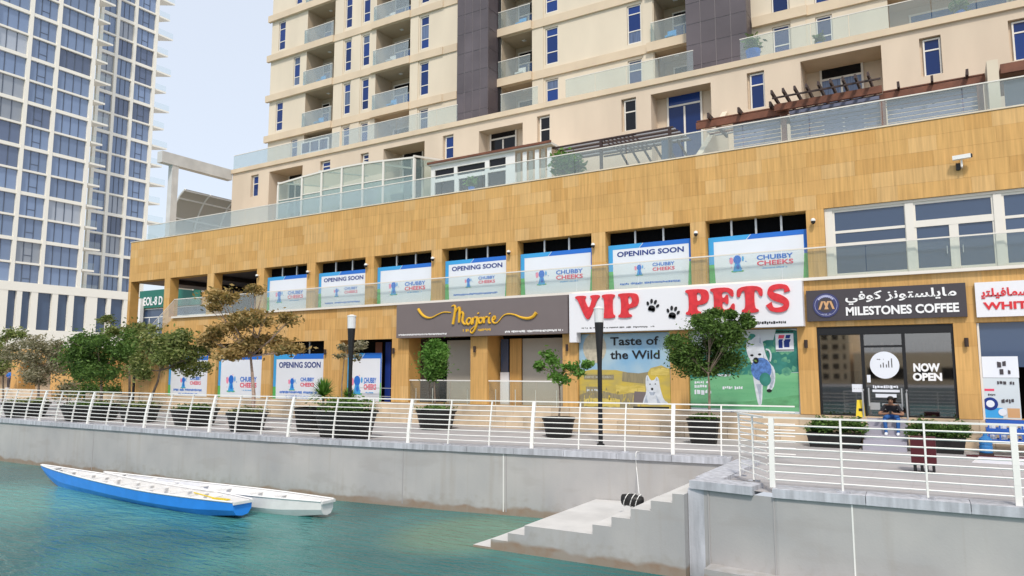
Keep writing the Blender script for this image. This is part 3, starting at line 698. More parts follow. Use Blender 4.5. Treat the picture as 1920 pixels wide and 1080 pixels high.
def banner(a, b, z0, z1, Y, kind, label, low=False):
    t = thing('banner', ((a + b) / 2, Y, z0), label, 'banner', 'opening banners filling the shop bays')
    w, h = b - a, z1 - z0
    p = MB(); p.box(a, b, Y, Y + .03, z0, z1, 0); p.build('panel', 'pwhite', t)
    f = MB(); bw = .075 * w; y = Y - .004; top = .10 * h; gb = z0 + (.42 if not low else .36) * h
    sx = a + w * random.uniform(.34, .42)
    f.quad((a, y, z1 - top), (sx, y, z1 - top), (sx + .09 * h, y, z1), (a, y, z1), 2); f.quad((sx + .05 * h * .3, y, z1 - top), (b, y, z1 - top), (b, y, z1), (sx + .09 * h + .03, y, z1), 1)
    f.quad((a, y, gb), (a + bw * .75, y, gb), (a + bw * .75, y, z1 - top), (a, y, z1 - top), 2); f.quad((a, y, z0), (a + bw * .9, y, z0), (a + bw * .75, y, gb), (a, y, gb), 3)
    f.quad((b - bw * .45, y, gb + .1 * h), (b, y, gb + .1 * h), (b, y, z1 - top), (b - bw * .45, y, z1 - top), 1); f.quad((b - bw * .7, y, z0), (b, y, z0), (b, y, gb + .1 * h), (b - bw * .45, y, gb + .1 * h), 3)
    if low: f.quad((a + .001, y, z0), (b - .001, y, z0), (b - .001, y, z0 + .10 * h), (a + .001, y, z0 + .075 * h), 3)
    f.build('border', BM, t)
    e = MB(); mm = dict(pink=5, sky=2, green=3, blue=1)
    L = MB(); y2 = Y - .009
    if kind == 'open':
        put_text(L, 'OPENING SOON', a + .11 * w, b - .09 * w, z1 - .27 * h, z1 - .155 * h, y2, 4, bold=.028)
        emblem(e, a + .38 * w, z0 + .42 * h, .15 * h, y2, mm)
        put_text(L, 'CHUBBY', a + .54 * w, a + .80 * w, z0 + .47 * h, z0 + .545 * h, y2, 1, bold=.03); put_text(L, 'CHEEKS', a + .54 * w, a + .80 * w, z0 + .37 * h, z0 + .445 * h, y2, 6, bold=.03)
        scribble(L, a + .14 * w, b - .14 * w, z0 + (.10 if not low else .23) * h, z0 + (.155 if not low else .285) * h, y2, 1, .95)
        if low: scribble(L, a + .26 * w, b - .26 * w, z0 + .145 * h, z0 + .195 * h, y2, 1, .95)
    else:
        emblem(e, a + .30 * w, z0 + .42 * h, .22 * h, y2, mm)
        put_text(L, 'CHUBBY', a + .50 * w, a + .86 * w, z0 + .45 * h, z0 + .55 * h, y2, 1, bold=.03); put_text(L, 'CHEEKS', a + .50 * w, a + .86 * w, z0 + .33 * h, z0 + .43 * h, y2, 6, bold=.03)
        scribble(L, a + .55 * w, a + .80 * w, z0 + .26 * h, z0 + .29 * h, y2, 2, .8)
    e.build('emblem', BM, t); setp(L.build('lettering', BM, t), kind='stuff')
UT = {3: (520, 496), 4: (512, 592), 5: (501, 702), 6: (489, 829), 7: (476, 970), 8: (460, 1134), 9: (445, 1322)}
UL = {3: ('logo', 'blue bordered white logo banner in the upper bay above the autumn tree'),
      4: ('open', 'upper row OPENING SOON banner farthest left, in the bay left of the near-left lamp head'),
      5: ('logo', 'upper row logo banner without heading, directly above the left edge of the taupe sign'),
      6: ('open', 'upper row OPENING SOON banner above the gold script on the taupe sign'),
      7: ('logo', 'upper row logo banner without heading, above the joint of the taupe and white signs'),
      8: ('open', 'widest upper OPENING SOON banner, above the two black paw prints'),
      9: ('logo', 'largest logo banner, rightmost of the upper row beside the cream framed window')}
for i, (py, px) in UT.items():
    a, b = UPX[i]; zt = onY(FY, px, py)[1]
    banner(a + .03, b - .03, ZL + .01, zt, FY + .24, UL[i][0], UL[i][1])
for k, kind, lab in [('L1', 'open', 'lower OPENING SOON banner farthest left, partly behind the olive tree'), ('L2', 'logo', 'lower logo banner crossed by the trunk of the autumn tree'), ('L3', 'open', 'lower OPENING SOON banner just left of the lamp post')]:
    a, b = GX[k]; banner(a + .03, b - .03, .62, 3.35, FY + .18, kind, lab, True)
a, b = GX['L4']; banner(a + .04, X(701, 700) , .62, 3.35, FY + .55, 'logo', 'narrow logo banner in the recessed bay right of the lamp post', True)
for k in ('L1', 'L2', 'L3'):
    a, b = GX[k]
    for q in (1, 2): ubox('mullion', a + (b - a) * q / 3 - .03, a + (b - a) * q / 3 + .03, FY + .25, FY + .32, 3.3, 4.1, 'steel', pod)
ubox('side_door', X(703, 700, FY + .9), X(715, 700, FY + .9), FY + .9, FY + .95, .35, 3.9, 'rust_wood', pod)
ubox('side_door', X(722, 700, FY + .9), X(732, 700, FY + .9), FY + .9, FY + .95, .35, 3.9, 'navy', pod)
for z in (1.2, 1.6): ubox('door_rail', X(668, 700), X(733, 700), FY + .3, FY + .33, z, z + .03, 'steel', pod)

# ---- taupe sign
SY = FY - .42
x0, z1 = onY(SY, 744, 572); _, z0 = onY(SY, 744, 634); x1, _ = onY(SY, 1064, 560)
t = thing('shop_sign', ((x0 + x1) / 2, SY, z0), 'wide taupe fascia sign with gold handwritten lettering and a long flourish', 'sign')
mb = MB(); mb.box(x0, x1, SY, FY - .012, z0, z1); mb.build('board', 'signgrey', t)
def sp(px, py, Y=SY): return onY(Y, px, py)
def ribbon(name, pts, widths, Y, m, parent, dep=.05, sc=1):
    c = catmull([(p[0], p[1], w) for p, w in zip(pts, widths)], 6)
    mb = MB(); pp = [(sp(x, y, SY)) for x, y, _ in c]
    for k in range(len(c) - 1):
        w = c[k][2] * sc; w2 = c[k + 1][2] * sc
        mb.beam((pp[k][0], Y - dep / 2 - k * .0004, pp[k][1]), (pp[k + 1][0], Y - dep / 2 - k * .0004, pp[k + 1][1]), dep, w, up=(0, 0, 1), w2=dep, h2=w2) if abs(pp[k + 1][0] - pp[k][0]) > 1e9 else \
        mb.tube([(pp[k][0], Y - dep * .6, pp[k][1]), (pp[k + 1][0], Y - dep * .6, pp[k + 1][1])], [w / 2, w2 / 2], 8)
    return mb.build(name, m, parent)
def Z(zx, zy): return (700 + zx / 4, 430 + zy / 4)
strokes = [
 ([(340, 598), (365, 635), (400, 660), (440, 662), (485, 640), (530, 622), (585, 624)], [.10, .10, .08, .05, .045, .04, .04]),
 ([(590, 578), (612, 572), (618, 600), (610, 655), (600, 712)], [.04, .07, .09, .09, .10]),
 ([(612, 640), (632, 600), (650, 590), (650, 640), (645, 700)], [.05, .06, .09, .10, .08]),
 ([(650, 650), (668, 620), (678, 640), (672, 690), (690, 712), (705, 700)], [.05, .06, .08, .09, .07, .04]),
 ([(735, 670), (715, 668), (702, 695), (716, 715), (735, 690), (738, 672), (740, 710), (752, 706)], [.05, .07, .08, .07, .06, .08, .07, .04]),
 ([(747, 662), (750, 706), (754, 680), (764, 660), (776, 664)], [.07, .07, .04, .06, .07]),
 ([(782, 655), (780, 700), (765, 750), (742, 778), (730, 762), (748, 740), (790, 705)], [.08, .09, .08, .06, .04, .035, .03]),
 ([(815, 662), (795, 672), (796, 700), (815, 700), (824, 675), (812, 662)], [.06, .08, .08, .07, .07, .06]),
 ([(830, 656), (833, 702), (837, 678), (848, 657), (860, 662)], [.07, .07, .04, .06, .07]), ([(788, 628), (792, 634)], [.07, .07]), ([(874, 630), (878, 636)], [.07, .07]),
 ([(872, 656), (869, 698), (884, 703)], [.07, .08, .05]),
 ([(896, 684), (916, 672), (914, 652), (899, 664), (898, 692), (916, 704), (940, 692), (975, 650), (1010, 635), (1060, 640), (1110, 660), (1160, 668), (1200, 655), (1225, 625), (1243, 565)],
  [.05, .06, .06, .07, .08, .05, .04, .04, .05, .05, .07, .09, .10, .12])]
for pts, ws in strokes: ribbon('script_stroke', [Z(*p) for p in pts], ws, SY, 'gold', t, .05, 1.35)
mb = MB()
def pxline(mb, a, b, hpx, m, dens=.95):
    (xa, za), (xb, zb) = sp(*a), sp(*b); scribble(mb, xa, xb, za, za + hpx * .018 * 1, SY - .006, m, dens, (zb - za) / (xb - xa))
pxline(mb, Z(672, 770), Z(722, 768), 8, 1); pxline(mb, Z(785, 765), Z(880, 760), 7, 1); pxline(mb, Z(190, 800), Z(550, 790), 5, 0, 1); pxline(mb, Z(988, 778), Z(1430, 765), 6, 0)
setp(mb.build('small_lettering', ['white_letter', 'gold'], t), kind='stuff')

# ---- white pet shop sign
SY2 = FY - .40
vx0, vz1 = onY(SY2, 1067, 551); _, vz0 = onY(SY2, 1083, 623.5); vx1, _ = onY(SY2, 1505, 570)
t = thing('shop_sign', ((vx0 + vx1) / 2, SY2, vz0), 'long white fascia sign with big red letters and two black paw prints', 'sign')
mb = MB(); xl = onY(SY2, 1081, 630)[0]; zl = onY(SY2, 1070, 642)[1]
mb.polyY([(vx0, zl), (xl, zl), (xl, vz0), (vx1, vz0), (vx1, vz1), (vx0, vz1)], SY2, FY - .012); mb.build('board', 'signwhite', t)
GV = [(0, 1), (.44, 1), (.44, .89), (.37, .86), (.55, .38), (.70, .86), (.62, .89), (.62, 1), (1, 1), (1, .89), (.91, .85), (.60, 0), (.42, 0), (.10, .85), (0, .89)]
GI = [(0, 1), (1, 1), (1, .87), (.82, .83), (.82, .17), (1, .13), (1, 0), (0, 0), (0, .13), (.18, .17), (.18, .83), (0, .87)]
GP_ = [(0, 1), (.62, 1), (.93, .95), (1, .70), (.93, .47), (.68, .38), (.48, .38), (.48, .16), (.64, .12), (.64, 0), (0, 0), (0, .12), (.14, .16), (.14, .84), (0, .88)]
GPh = [(.48, .86), (.62, .85), (.68, .70), (.62, .55), (.48, .53)]
GE = [(0, 1), (.92, 1), (.97, .64), (.84, .64), (.74, .82), (.48, .84), (.48, .60), (.60, .62), (.64, .72), (.74, .72), (.74, .36), (.64, .36), (.60, .44), (.48, .46), (.48, .16), (.76, .17), (.88, .38), (1, .38), (.96, 0), (0, 0), (0, .12), (.14, .16), (.14, .84), (0, .88)]
GT = [(0, .60), (.03, 1), (.97, 1), (1, .60), (.87, .60), (.80, .82), (.67, .84), (.67, .16), (.82, .12), (.82, 0), (.18, 0), (.18, .12), (.33, .16), (.33, .84), (.20, .82), (.13, .60)]
sc_ = catmull([(.86, .70), (.80, .86), (.55, .90), (.27, .84), (.20, .68), (.34, .56), (.62, .46), (.80, .34), (.76, .16), (.50, .09), (.24, .14), (.12, .32)], 5)
sw = np.interp(np.linspace(0, 1, len(sc_)), [0, .12, .35, .5, .65, .88, 1], [.24, .15, .22, .28, .22, .15, .26])
Lf, Rt = [], []
for i in range(len(sc_)):
    a_, b_ = sc_[max(i - 1, 0)], sc_[min(i + 1, len(sc_) - 1)]; dx, dy = b_[0] - a_[0], b_[1] - a_[1]; l = math.hypot(dx, dy)
    Lf.append((sc_[i][0] - dy / l * sw[i] / 2, sc_[i][1] + dx / l * sw[i] / 2)); Rt.append((sc_[i][0] + dy / l * sw[i] / 2, sc_[i][1] - dx / l * sw[i] / 2))
GS = Lf + Rt[::-1]
def C2(zx, zy): return (1060 + zx / 4, 400 + zy / 4)
for ch, L, zx0, zx1, zt_, zb_ in [('V', [GV], 80, 262, 652, 830), ('I', [GI], 280, 374, 645, 822), ('P', [GP_, GPh], 402, 556, 636, 818), ('P', [GP_, GPh], 908, 1082, 612, 798), ('E', [GE], 1096, 1272, 600, 790), ('T', [GT], 1292, 1484, 590, 784), ('S', [GS], 1508, 1692, 575, 778)]:
    xa, zb = onY(SY2, *C2(zx0, zb_)); xb, zt = onY(SY2, *C2(zx1, zt_ + 4))
    loops = [chaikin(q, 2) if q is not GS else q for q in L]
    # slight sinking of each letter with the perspective is real: all letters share one base height
    zb = 4.55 if ch != 'S' else 4.52; 
    hgt = .97 if ch != 'S' else 1.03
    outline_obj('letter_' + ch.lower(), loops, xa, zb, xb - xa, hgt, SY2 - .002, .06, 'red', t)
def paw(zx, zy, s, parent, rot):
    x, z = onY(SY2, *C2(zx, zy)); mb = MB()
    def ell(dx, dz, rx, rz, a=0):
        n = 16; c, s_ = math.cos(rot), math.sin(rot); dx, dz = dx * c - dz * s_, dx * s_ + dz * c; a += rot
        pts = []
        for k in range(n):
            u, v = rx * math.cos(2 * math.pi * k / n), rz * math.sin(2 * math.pi * k / n)
            pts.append((x + (dx + u * math.cos(a) - v * math.sin(a)) * s, z + (dz + u * math.sin(a) + v * math.cos(a)) * s))
        mb.polyY(pts, SY2 - .03, SY2 - .001)
    ell(0, -.35, .42, .34); ell(-.22, -.5, .22, .22); ell(.22, -.5, .22, .22)
    ell(-.62, .08, .15, .24, .5); ell(-.24, .45, .16, .27, .15); ell(.24, .45, .16, .27, -.15); ell(.62, .08, .15, .24, -.5)
    mb.build('paw_print', 'ink', parent)
paw(655, 690, .33, t, -.28); paw(808, 742, .33, t, -.22)
mb = MB(); SYo = SY; SY = SY2
pxline(mb, C2(115, 868), C2(670, 856), 4, 0, .8); pxline(mb, C2(1385, 836), C2(1665, 830), 7, 0)
SY = SYo; setp(mb.build('small_lettering', 'ink', t), kind='stuff')

# ---- pet food posters
def poster(x0, x1, z0, z1, Y, label):
    t = thing('poster', ((x0 + x1) / 2, Y, z0), label, 'poster'); return t
M['sky_print'] = mat('sky_print', (0.22, 0.42, 0.62), 0.5, col2=(0.42, 0.55, 0.62), vscale=.9)
M['field_print'] = mat('field_print', (0.62, 0.46, 0.06), 0.6, col2=(0.42, 0.34, 0.12), vscale=1.2, stretch=(1, 1, 3))
M['grass_print'] = mat('grass_print', (0.14, 0.42, 0.20), 0.6, col2=(0.09, 0.27, 0.12), vscale=2.5, stretch=(1, 1, 2))
M['lawn_print'] = mat('lawn_print', (0.20, 0.50, 0.26), 0.6, col2=(0.13, 0.40, 0.20), vscale=1.2, stretch=(.4, 1, 3))
M['tree_print'] = mat('tree_print', (0.02, 0.15, 0.12), 0.6, col2=(0.05, 0.26, 0.22), vscale=2.5)
M['fur_print'] = mat('fur_print', (0.62, 0.66, 0.72), 0.6, var=.12, vscale=6)
M['rock_print'] = mat('rock_print', (0.50, 0.45, 0.35), 0.6, var=.2, vscale=7)
M['dry_print'] = mat('dry_grass_print', (0.33, 0.28, 0.16), 0.6, col2=(0.22, 0.19, 0.12), vscale=5, stretch=(4, 1, .5))
M['pale_print'] = mat('pale_print', (0.60, 0.66, 0.70), 0.6, var=.05)
M['ball_print'] = mat('ball_print', (0.09, 0.20, 0.50), 0.6, var=.4, vscale=9)
PY = FY + .12
def G(zx, zy, Y=PY): return onY(Y, 1080 + zx / 4, 580 + zy / 4)
a, b = GX['V1']; a += .02; b -= .02; z0, z1 = .72, ZG - .02
t = poster(a, b, z0, z1, PY, 'poster of a white dog in a yellow field under the words Taste of the Wild')
mb = MB(); mb.box(a, b, PY, PY + .03, z0, z1); mb.build('panel', 'sky_print', t)
mb = MB(); L = [G(15, 470), G(120, 452), G(300, 455), G(420, 480), G(520, 500), G(560, 440), G(640, 420), G(705, 450)]
L = [(min(max(p[0], a + .004), b - .004), p[1]) for p in L]
mb.polyY([(a + .004, z0 + .02), (b - .004, z0 + .02)] + L[::-1], PY - .003, PY - .001, 0)
L = [G(15, 640), G(150, 600), G(320, 640), G(460, 620)]
L = [(max(p[0], a + .004), p[1]) for p in L]; mb.polyY([(a + .004, z0 + .02), (L[-1][0], z0 + .02)] + L[::-1], PY - .006, PY - .0035, 1)
def disc(mb, c, rx, rz, Y, m, n=20, dy=.002):
    mb.polyY([(c[0] + rx * math.cos(2 * math.pi * k / n), c[1] + rz * math.sin(2 * math.pi * k / n)) for k in range(n)], Y - dy, Y, m)
disc(mb, G(140, 290), .52, .62, PY - .007, 2)
mb.polyY([G(345, 540), G(540, 560), G(540, 470), G(470, 480), G(350, 470)][::1], PY - .008, PY - .007, 1)
mb.polyY([G(430, 700), G(520, 700), G(530, 620), G(440, 615)], PY - .010, PY - .008, 3)
for (p, q, m_) in [((60, 700), (330, 690), 6), ((300, 590), (520, 600), 6), ((560, 470), (700, 470), 6)]:
    (xa, za), (xb, zb) = G(*p), G(*q); n_ = 16; xs_ = np.linspace(max(xa, a + .02), min(xb, b - .02), n_)
    mb.polyY([(x, min(za, zb) - .16 + .05 * random.random()) for x in xs_] + [(x, (za + zb) / 2 + .10 + .07 * random.random()) for x in xs_[::-1]], PY - .0095, PY - .0088, m_)
for k in range(60):
    u = random.random(); (xa, za) = G(20 + 500 * u, 690 - 150 * random.random() * (1 - .4 * u)); hh_ = random.uniform(.10, .22); xa = max(xa, a + .03)
    mb.quad((xa, PY - .0099, max(za - hh_, z0 + .03)), (xa + .03, PY - .0099, max(za - hh_, z0 + .03)), (xa + .035 + random.uniform(-.02, .02), PY - .0099, za), (xa + .015, PY - .0099, za), random.choice([1, 6, 0]))
dog = [G(500, 715), G(700, 715), G(690, 700), G(660, 680), G(640, 620), G(630, 580), G(622, 520), G(605, 500), G(590, 530), G(560, 535), G(540, 490), G(525, 500), G(522, 560), G(530, 620), G(505, 680)]
mb.polyY(chaikin([(min(p[0], b - .005), max(p[1], z0 + .03)) for p in dog], 1), PY - .013, PY - .0105, 4)
for Ls in ([(528, 640), (545, 712), (510, 712)], [(600, 640), (640, 712), (612, 712)], [(536, 500), (530, 535), (545, 535)], [(604, 508), (598, 535), (612, 535)], [(548, 620), (598, 620), (585, 645), (560, 645)]): mb.polyY([(G(*p)[0], max(G(*p)[1], z0 + .04)) for p in Ls], PY - .0136, PY - .0131, 7)
for p, r in [((572, 598), .05), ((556, 562), .025), ((596, 560), .025)]: disc(mb, G(*p), r, r, PY - .014, 5)
mb.polyY([G(430, 745), G(700, 745), G(700, 732), G(430, 728)], PY - .012, PY - .0108, 5)
mb.build('print', ['field_print', 'dry_print', 'rock_print', 'signgrey', 'fur_print', 'ink', 'straw_print', 'furshade'], t)
mb = MB(); xa, za = G(258, 272); xb, zb = G(620, 200); put_letters('Taste of', xa, xb, za, zb, PY - .016, 'ink', t, bold=.02)
xa, za = G(258, 374); xb, zb = G(628, 305); put_letters('the Wild', xa, xb, za, zb, PY - .016, 'ink', t, bold=.02)
mb = MB()
for p, q in [((60, 525), (285, 490)), ((75, 630), (175, 580))]:
    (xa, za), (xb, zb) = G(*p), G(*q); mb.box(max(xa, a + .01), xb, PY - .010, PY - .008, za, zb, 0); scribble(mb, max(xa, a) + .05, xb - .05, za + .08, zb - .08, PY - .0115, 1)
setp(mb.build('caption', ['dry_print', 'pale_print'], t), kind='stuff')
# second poster
a, b = GX['V2']; a += .02; b -= .02; z0, z1 = .62, ZG - .02
t = poster(a, b, z0, z1, PY, 'green lawn poster of a running white dog with a blue toy, behind the big tree')
mb = MB(); mb.box(a, b, PY, PY + .03, z0, z1); mb.build('panel', 'pale_print', t)
def clampP(pts): return [(min(max(p[0], a + .004), b - .004), min(max(p[1], z0 + .01), z1 - .01)) for p in pts]
mb = MB()
mb.polyY(clampP([G(845, 520), G(1675, 470), G(1675, 160), G(1600, 150), G(1500, 150), G(1480, 230), G(1430, 230), G(1330, 270), G(1250, 230), G(1180, 300), G(1080, 330), G(960, 350), G(845, 400)][::-1]), PY - .004, PY - .001, 0)
mb.polyY(clampP([G(845, 790), G(1675, 770), G(1675, 475), G(1400, 480), G(1150, 498), G(845, 520)][::-1]), PY - .006, PY - .0045, 1)
mb.polyY(clampP([G(845, 740), G(1675, 735), G(1675, 640), G(1300, 690), G(845, 700)][::-1]), PY - .008, PY - .0065, 2)
mb.polyY(clampP([G(845, 795), G(1675, 800), G(1675, 768), G(845, 735)][::-1]), PY - .0095, PY - .0085, 3)
mb.polyY(clampP([G(845, 835), G(1675, 850), G(1675, 812), G(845, 795)][::-1]), PY - .0095, PY - .0085, 2)
body = [(1280, 230), (1300, 240), (1340, 210), (1380, 170), (1400, 240), (1420, 330), (1450, 400), (1490, 440), (1498, 520), (1480, 600), (1440, 615), (1430, 600), (1450, 540), (1400, 560), (1400, 640), (1392, 725), (1370, 725), (1350, 640), (1330, 520), (1318, 400), (1290, 350), (1275, 290)]
for k in range(110):
    px_, py_ = random.uniform(860, 1660), random.uniform(200, 480)
    if py_ < 330 and px_ < 1250: continue
    c_ = G(px_, py_); r_ = random.uniform(.05, .17); n_ = 7
    pts_ = [(c_[0] + r_ * random.uniform(.6, 1.2) * math.cos(2 * math.pi * q / n_), c_[1] + r_ * random.uniform(.6, 1.2) * math.sin(2 * math.pi * q / n_)) for q in range(n_)]
    if all(a + .02 < p[0] < b - .02 and p[1] < z1 - .02 for p in pts_): mb.add([(p[0], PY - .0085 - k * .00001, p[1]) for p in pts_], [tuple(range(n_))], 7 if random.random() < .6 else 0)
for k in range(160):
    c_ = G(random.uniform(850, 1665), random.uniform(560, 790)); 
    if a + .03 < c_[0] < b - .05: mb.quad((c_[0], PY - .0098, c_[1]), (c_[0] + .02, PY - .0098, c_[1]), (c_[0] + .03, PY - .0098, c_[1] + random.uniform(.04, .10)), (c_[0] + .02, PY - .0098, c_[1] + .03), random.choice([2, 7, 1]))
mb.polyY(chaikin([G(*p) for p in body], 1)[::-1], PY - .013, PY - .010, 4)
for Ls in ([(1470, 440), (1490, 520), (1470, 590), (1450, 600), (1462, 520)], [(1352, 560), (1392, 560), (1384, 720), (1372, 640)], [(1290, 250), (1302, 262), (1296, 290)], [(1380, 200), (1392, 260), (1374, 250)], [(1405, 330), (1425, 400), (1405, 400)]): mb.polyY([G(*p) for p in Ls][::-1], PY - .0137, PY - .0132, 8)
tail = catmull([(1455, 390), (1462, 350), (1450, 310), (1425, 300)], 4)
mb.tube([(G(*p)[0], PY - .012, G(*p)[1]) for p in tail], .035, 5, 4)
disc(mb, G(1390, 450), .36, .42, PY - .015, 5); disc(mb, G(1420, 525), .2, .24, PY - .017, 0); disc(mb, G(1350, 385), .10, .12, PY - .0175, 6)
for p in [(1320, 345), (1378, 338)]: disc(mb, G(*p), .06, .04, PY - .015, 6)
disc(mb, G(1450, 610), .09, .06, PY - .016, 6)
mb.build('print', ['tree_print', 'lawn_print', 'grass_print', 'pale_print', 'fur_print', 'ball_print', 'ink', 'leaf_print', 'furshade'], t)
mb = MB(); (xa, za), (xb, zb) = G(1500, 315), G(1630, 180); mb.box(xa, xb, PY - .018, PY - .016, za, zb, 0)
for (u0, u1, v0, v1, m_) in [(.15, .52, .72, .92, 1), (.15, .42, .52, .68, 2), (.55, .85, .72, .92, 2), (.48, .85, .50, .68, 2)]:
    w, h = xb - xa, zb - za; mb.polyY([(xa + w * u0, za + h * v0), (xa + w * (u1 - .06), za + h * v0), (xa + w * u1, za + h * v1), (xa + w * (u0 + .05), za + h * v1)], PY - .021, PY - .0185, m_)
scribble(mb, xa + .1, xb - .1, za + .1, za + .42, PY - .0195, 2, 1); mb.box(xa, xb, PY - .019, PY - .0182, za + .02, za + .06, 3)
(xa, za), (xb, zb) = G(1500, 176), G(1630, 158); scribble(mb, xa, xb, za, zb, PY - .019, 3, 1)
for k, (q, r) in enumerate([((890, 560), (1010, 535)), ((890, 590), (990, 565)), ((890, 640), (1025, 600)), ((1095, 415), (1200, 395)), ((1060, 505), (1160, 485)), ((1100, 600), (1250, 575)), ((900, 780), (1000, 765)), ((1160, 785), (1195, 765))]):
    (xa, za), (xb, zb) = G(*q), G(*r); scribble(mb, xa, xb, za, zb, PY - .012, 0 if k != 7 else 2, .95)
setp(mb.build('lettering', ['pwhite', 'pred', 'navy', 'ink'], t), kind='stuff')

# ---- coffee sign
SY3 = FY - .14
x0, z1 = onY(SY3, 1511, 545.5); _, z0 = onY(SY3, 1511, 603); x1, _ = onY(SY3, 1812, 560)
t = thing('shop_sign', ((x0 + x1) / 2, SY3, z0), 'charcoal coffee shop sign with white Arabic and English lettering and a round logo', 'sign')
mb = MB(); mb.box(x0, x1, SY3, FY - .012, z0, z1); mb.build('board', 'signdark', t)
def D(zx, zy): return onY(SY3, 1440 + zx / 4, 350 + zy / 4)
mb = MB(); w = x1 - x0; h = z1 - z0
put_letters('MILESTONES COFFEE', D(583, 900)[0], D(1433, 900)[0], z0 + .14 * h, z0 + .42 * h, SY3 - .001, 'white_letter', t, bold=.035, depth=.02)
put_letters('\uFEF2\uFED3\uFEEE\uFEDB \uFEB0\uFEE7\uFEEE\uFE98\uFEB4\uFEE0\uFEF3\uFE8E\uFEE3', D(583, 900)[0], D(1420, 900)[0], z0 + .48 * h, z0 + .90 * h, SY3 - .001, 'white_letter', t, bold=.022, depth=.02)
M['logo_navy'] = mat('logo_navy', (0.05, 0.055, 0.16), 0.4); M['logo_tan'] = mat('logo_tan', (0.62, 0.36, 0.18), 0.4); M['logo_lilac'] = mat('logo_lilac', (0.45, 0.47, 0.68), 0.4)
mb = MB(); c = D(435, 890); r = .42
disc(mb, c, r, r, SY3 - .002, 0, 28, .02); disc(mb, c, r * .86, r * .86, SY3 - .0225, 2, 28, .003); disc(mb, c, r * .83, r * .83, SY3 - .026, 0, 28, .003); disc(mb, c, r * .62, r * .62, SY3 - .03, 3, 28, .003)
for k in range(9):
    an = math.pi * (.25 + .5 * k / 8); mb.box(c[0] + r * .74 * math.cos(an) - .03, c[0] + r * .74 * math.cos(an) + .03, SY3 - .034, SY3 - .0335, c[1] + r * .74 * math.sin(an) - .03, c[1] + r * .74 * math.sin(an) + .03, 2)
for dx in (-.16, .0, .03, .19):
    s_ = 1 if dx in (-.16, .03) else -1
    mb.beam((c[0] + dx - .05 * s_, SY3 - .036, c[1] - .14), (c[0] + dx + .05 * s_, SY3 - .036, c[1] + .14), .004, .07, 1, up=(0, 0, 1)) if False else mb.polyY([(c[0] + dx - .05 * s_ - .035, c[1] - .14), (c[0] + dx - .05 * s_ + .035, c[1] - .14), (c[0] + dx + .05 * s_ + .035, c[1] + .14), (c[0] + dx + .05 * s_ - .035, c[1] + .14)], SY3 - .038 - abs(dx) * .01, SY3 - .034, 1)
scribble(mb, c[0] - .16, c[0] + .16, c[1] - .33, c[1] - .29, SY3 - .034, 2, .9)
mb.build('logo', ['logo_navy', 'logo_tan', 'logo_lilac', 'signdark'], t)
# ---- white sign at the right edge
x0, z1 = onY(SY3, 1827, 530); _, z0 = onY(SY3, 1827, 595); x1 = x0 + 3.6
t = thing('shop_sign', ((x0 + x1) / 2, SY3, z0), 'white shop sign with red lettering cut by the right edge of the picture', 'sign')
mb = MB(); mb.box(x0, x1, SY3, FY - .012, z0, z1); mb.build('board', 'signwhite', t)
mb = MB(); h = z1 - z0; put_letters('WHITE ST', D(1615, 900)[0], D(1615, 900)[0] + 1.9, z0 + .2 * h, z0 + .42 * h, SY3 - .001, 'red', t, bold=.035, depth=.02)
put_letters('\uFEF3\uFE98\uFEE0\uFEF4\uFED3\uFE8E\uFEE3\uFEB4\uFEE0\uFEF3\uFE98\uFEF4\uFED3', D(1605, 900)[0], D(1605, 900)[0] + 1.9, z0 + .52 * h, z0 + .82 * h, SY3 - .001, 'red', t, bold=.025, depth=.02)

# ================================================================ SHOP BAYS
# bakery bays behind the taupe sign: blinds, pier, glass rail
mx0, mx1 = GX['M1']; nx0, nx1 = GX['M2']
ubox('roller_blind', X(838, 700, FY + 1), X(890, 700, FY + 1), FY + 1.0, FY + 1.05, ZS, 3.9, 'shutter', pod)
ubox('side_wall', mx0, mx0 + .9, FY + .9, FY + 1.25, ZS, 4.0, 'darkbrown', pod)
ubox('roller_blind', X(980, 700, FY + 1), X(1060, 700, FY + 1), FY + 1.0, FY + 1.05, ZS, 3.9, 'shutter', pod)
window(X(916, 700, FY + 1), X(937, 700, FY + 1), ZS, 3.9, FY + 1.0, pod, rows=(.4,), fm='stone1', gm='shopblue', name='shop_window')
ubox('display_panel', X(938, 700, FY + .9), X(954, 700, FY + .9), FY + .9, FY + .98, ZS, 2.4, 'pwhite', pod)
ubox('display_panel', X(939, 700, FY + .9), X(953, 700, FY + .9), FY + .9, FY + .98, 2.4, 3.9, 'shopblue', pod)
ubox('timber_panel', X(956, 700, FY + .9), X(977, 700, FY + .9), FY + .9, FY + 1.0, ZS, 3.9, 'stone3', pod)
for a, b in ((mx0, mx1), (nx0, nx1 - .1)):
    n = 3
    for k in range(n): ubox('balustrade_pane', a + (b - a) * k / n + .02, a + (b - a) * (k + 1) / n - .02, FY + .1, FY + .115, ZS + .02, 2.0, 'terrglass', pod)
    ubox('balustrade_rail', a, b, FY + .08, FY + .135, 2.0, 2.05, 'rail', pod)
    for k in range(4): xx = a + .3 + k * (b - a - .6) / 3; ubox('baluster', xx - .012, xx + .012, FY + .2, FY + .225, ZS, 1.65, 'rail', pod)
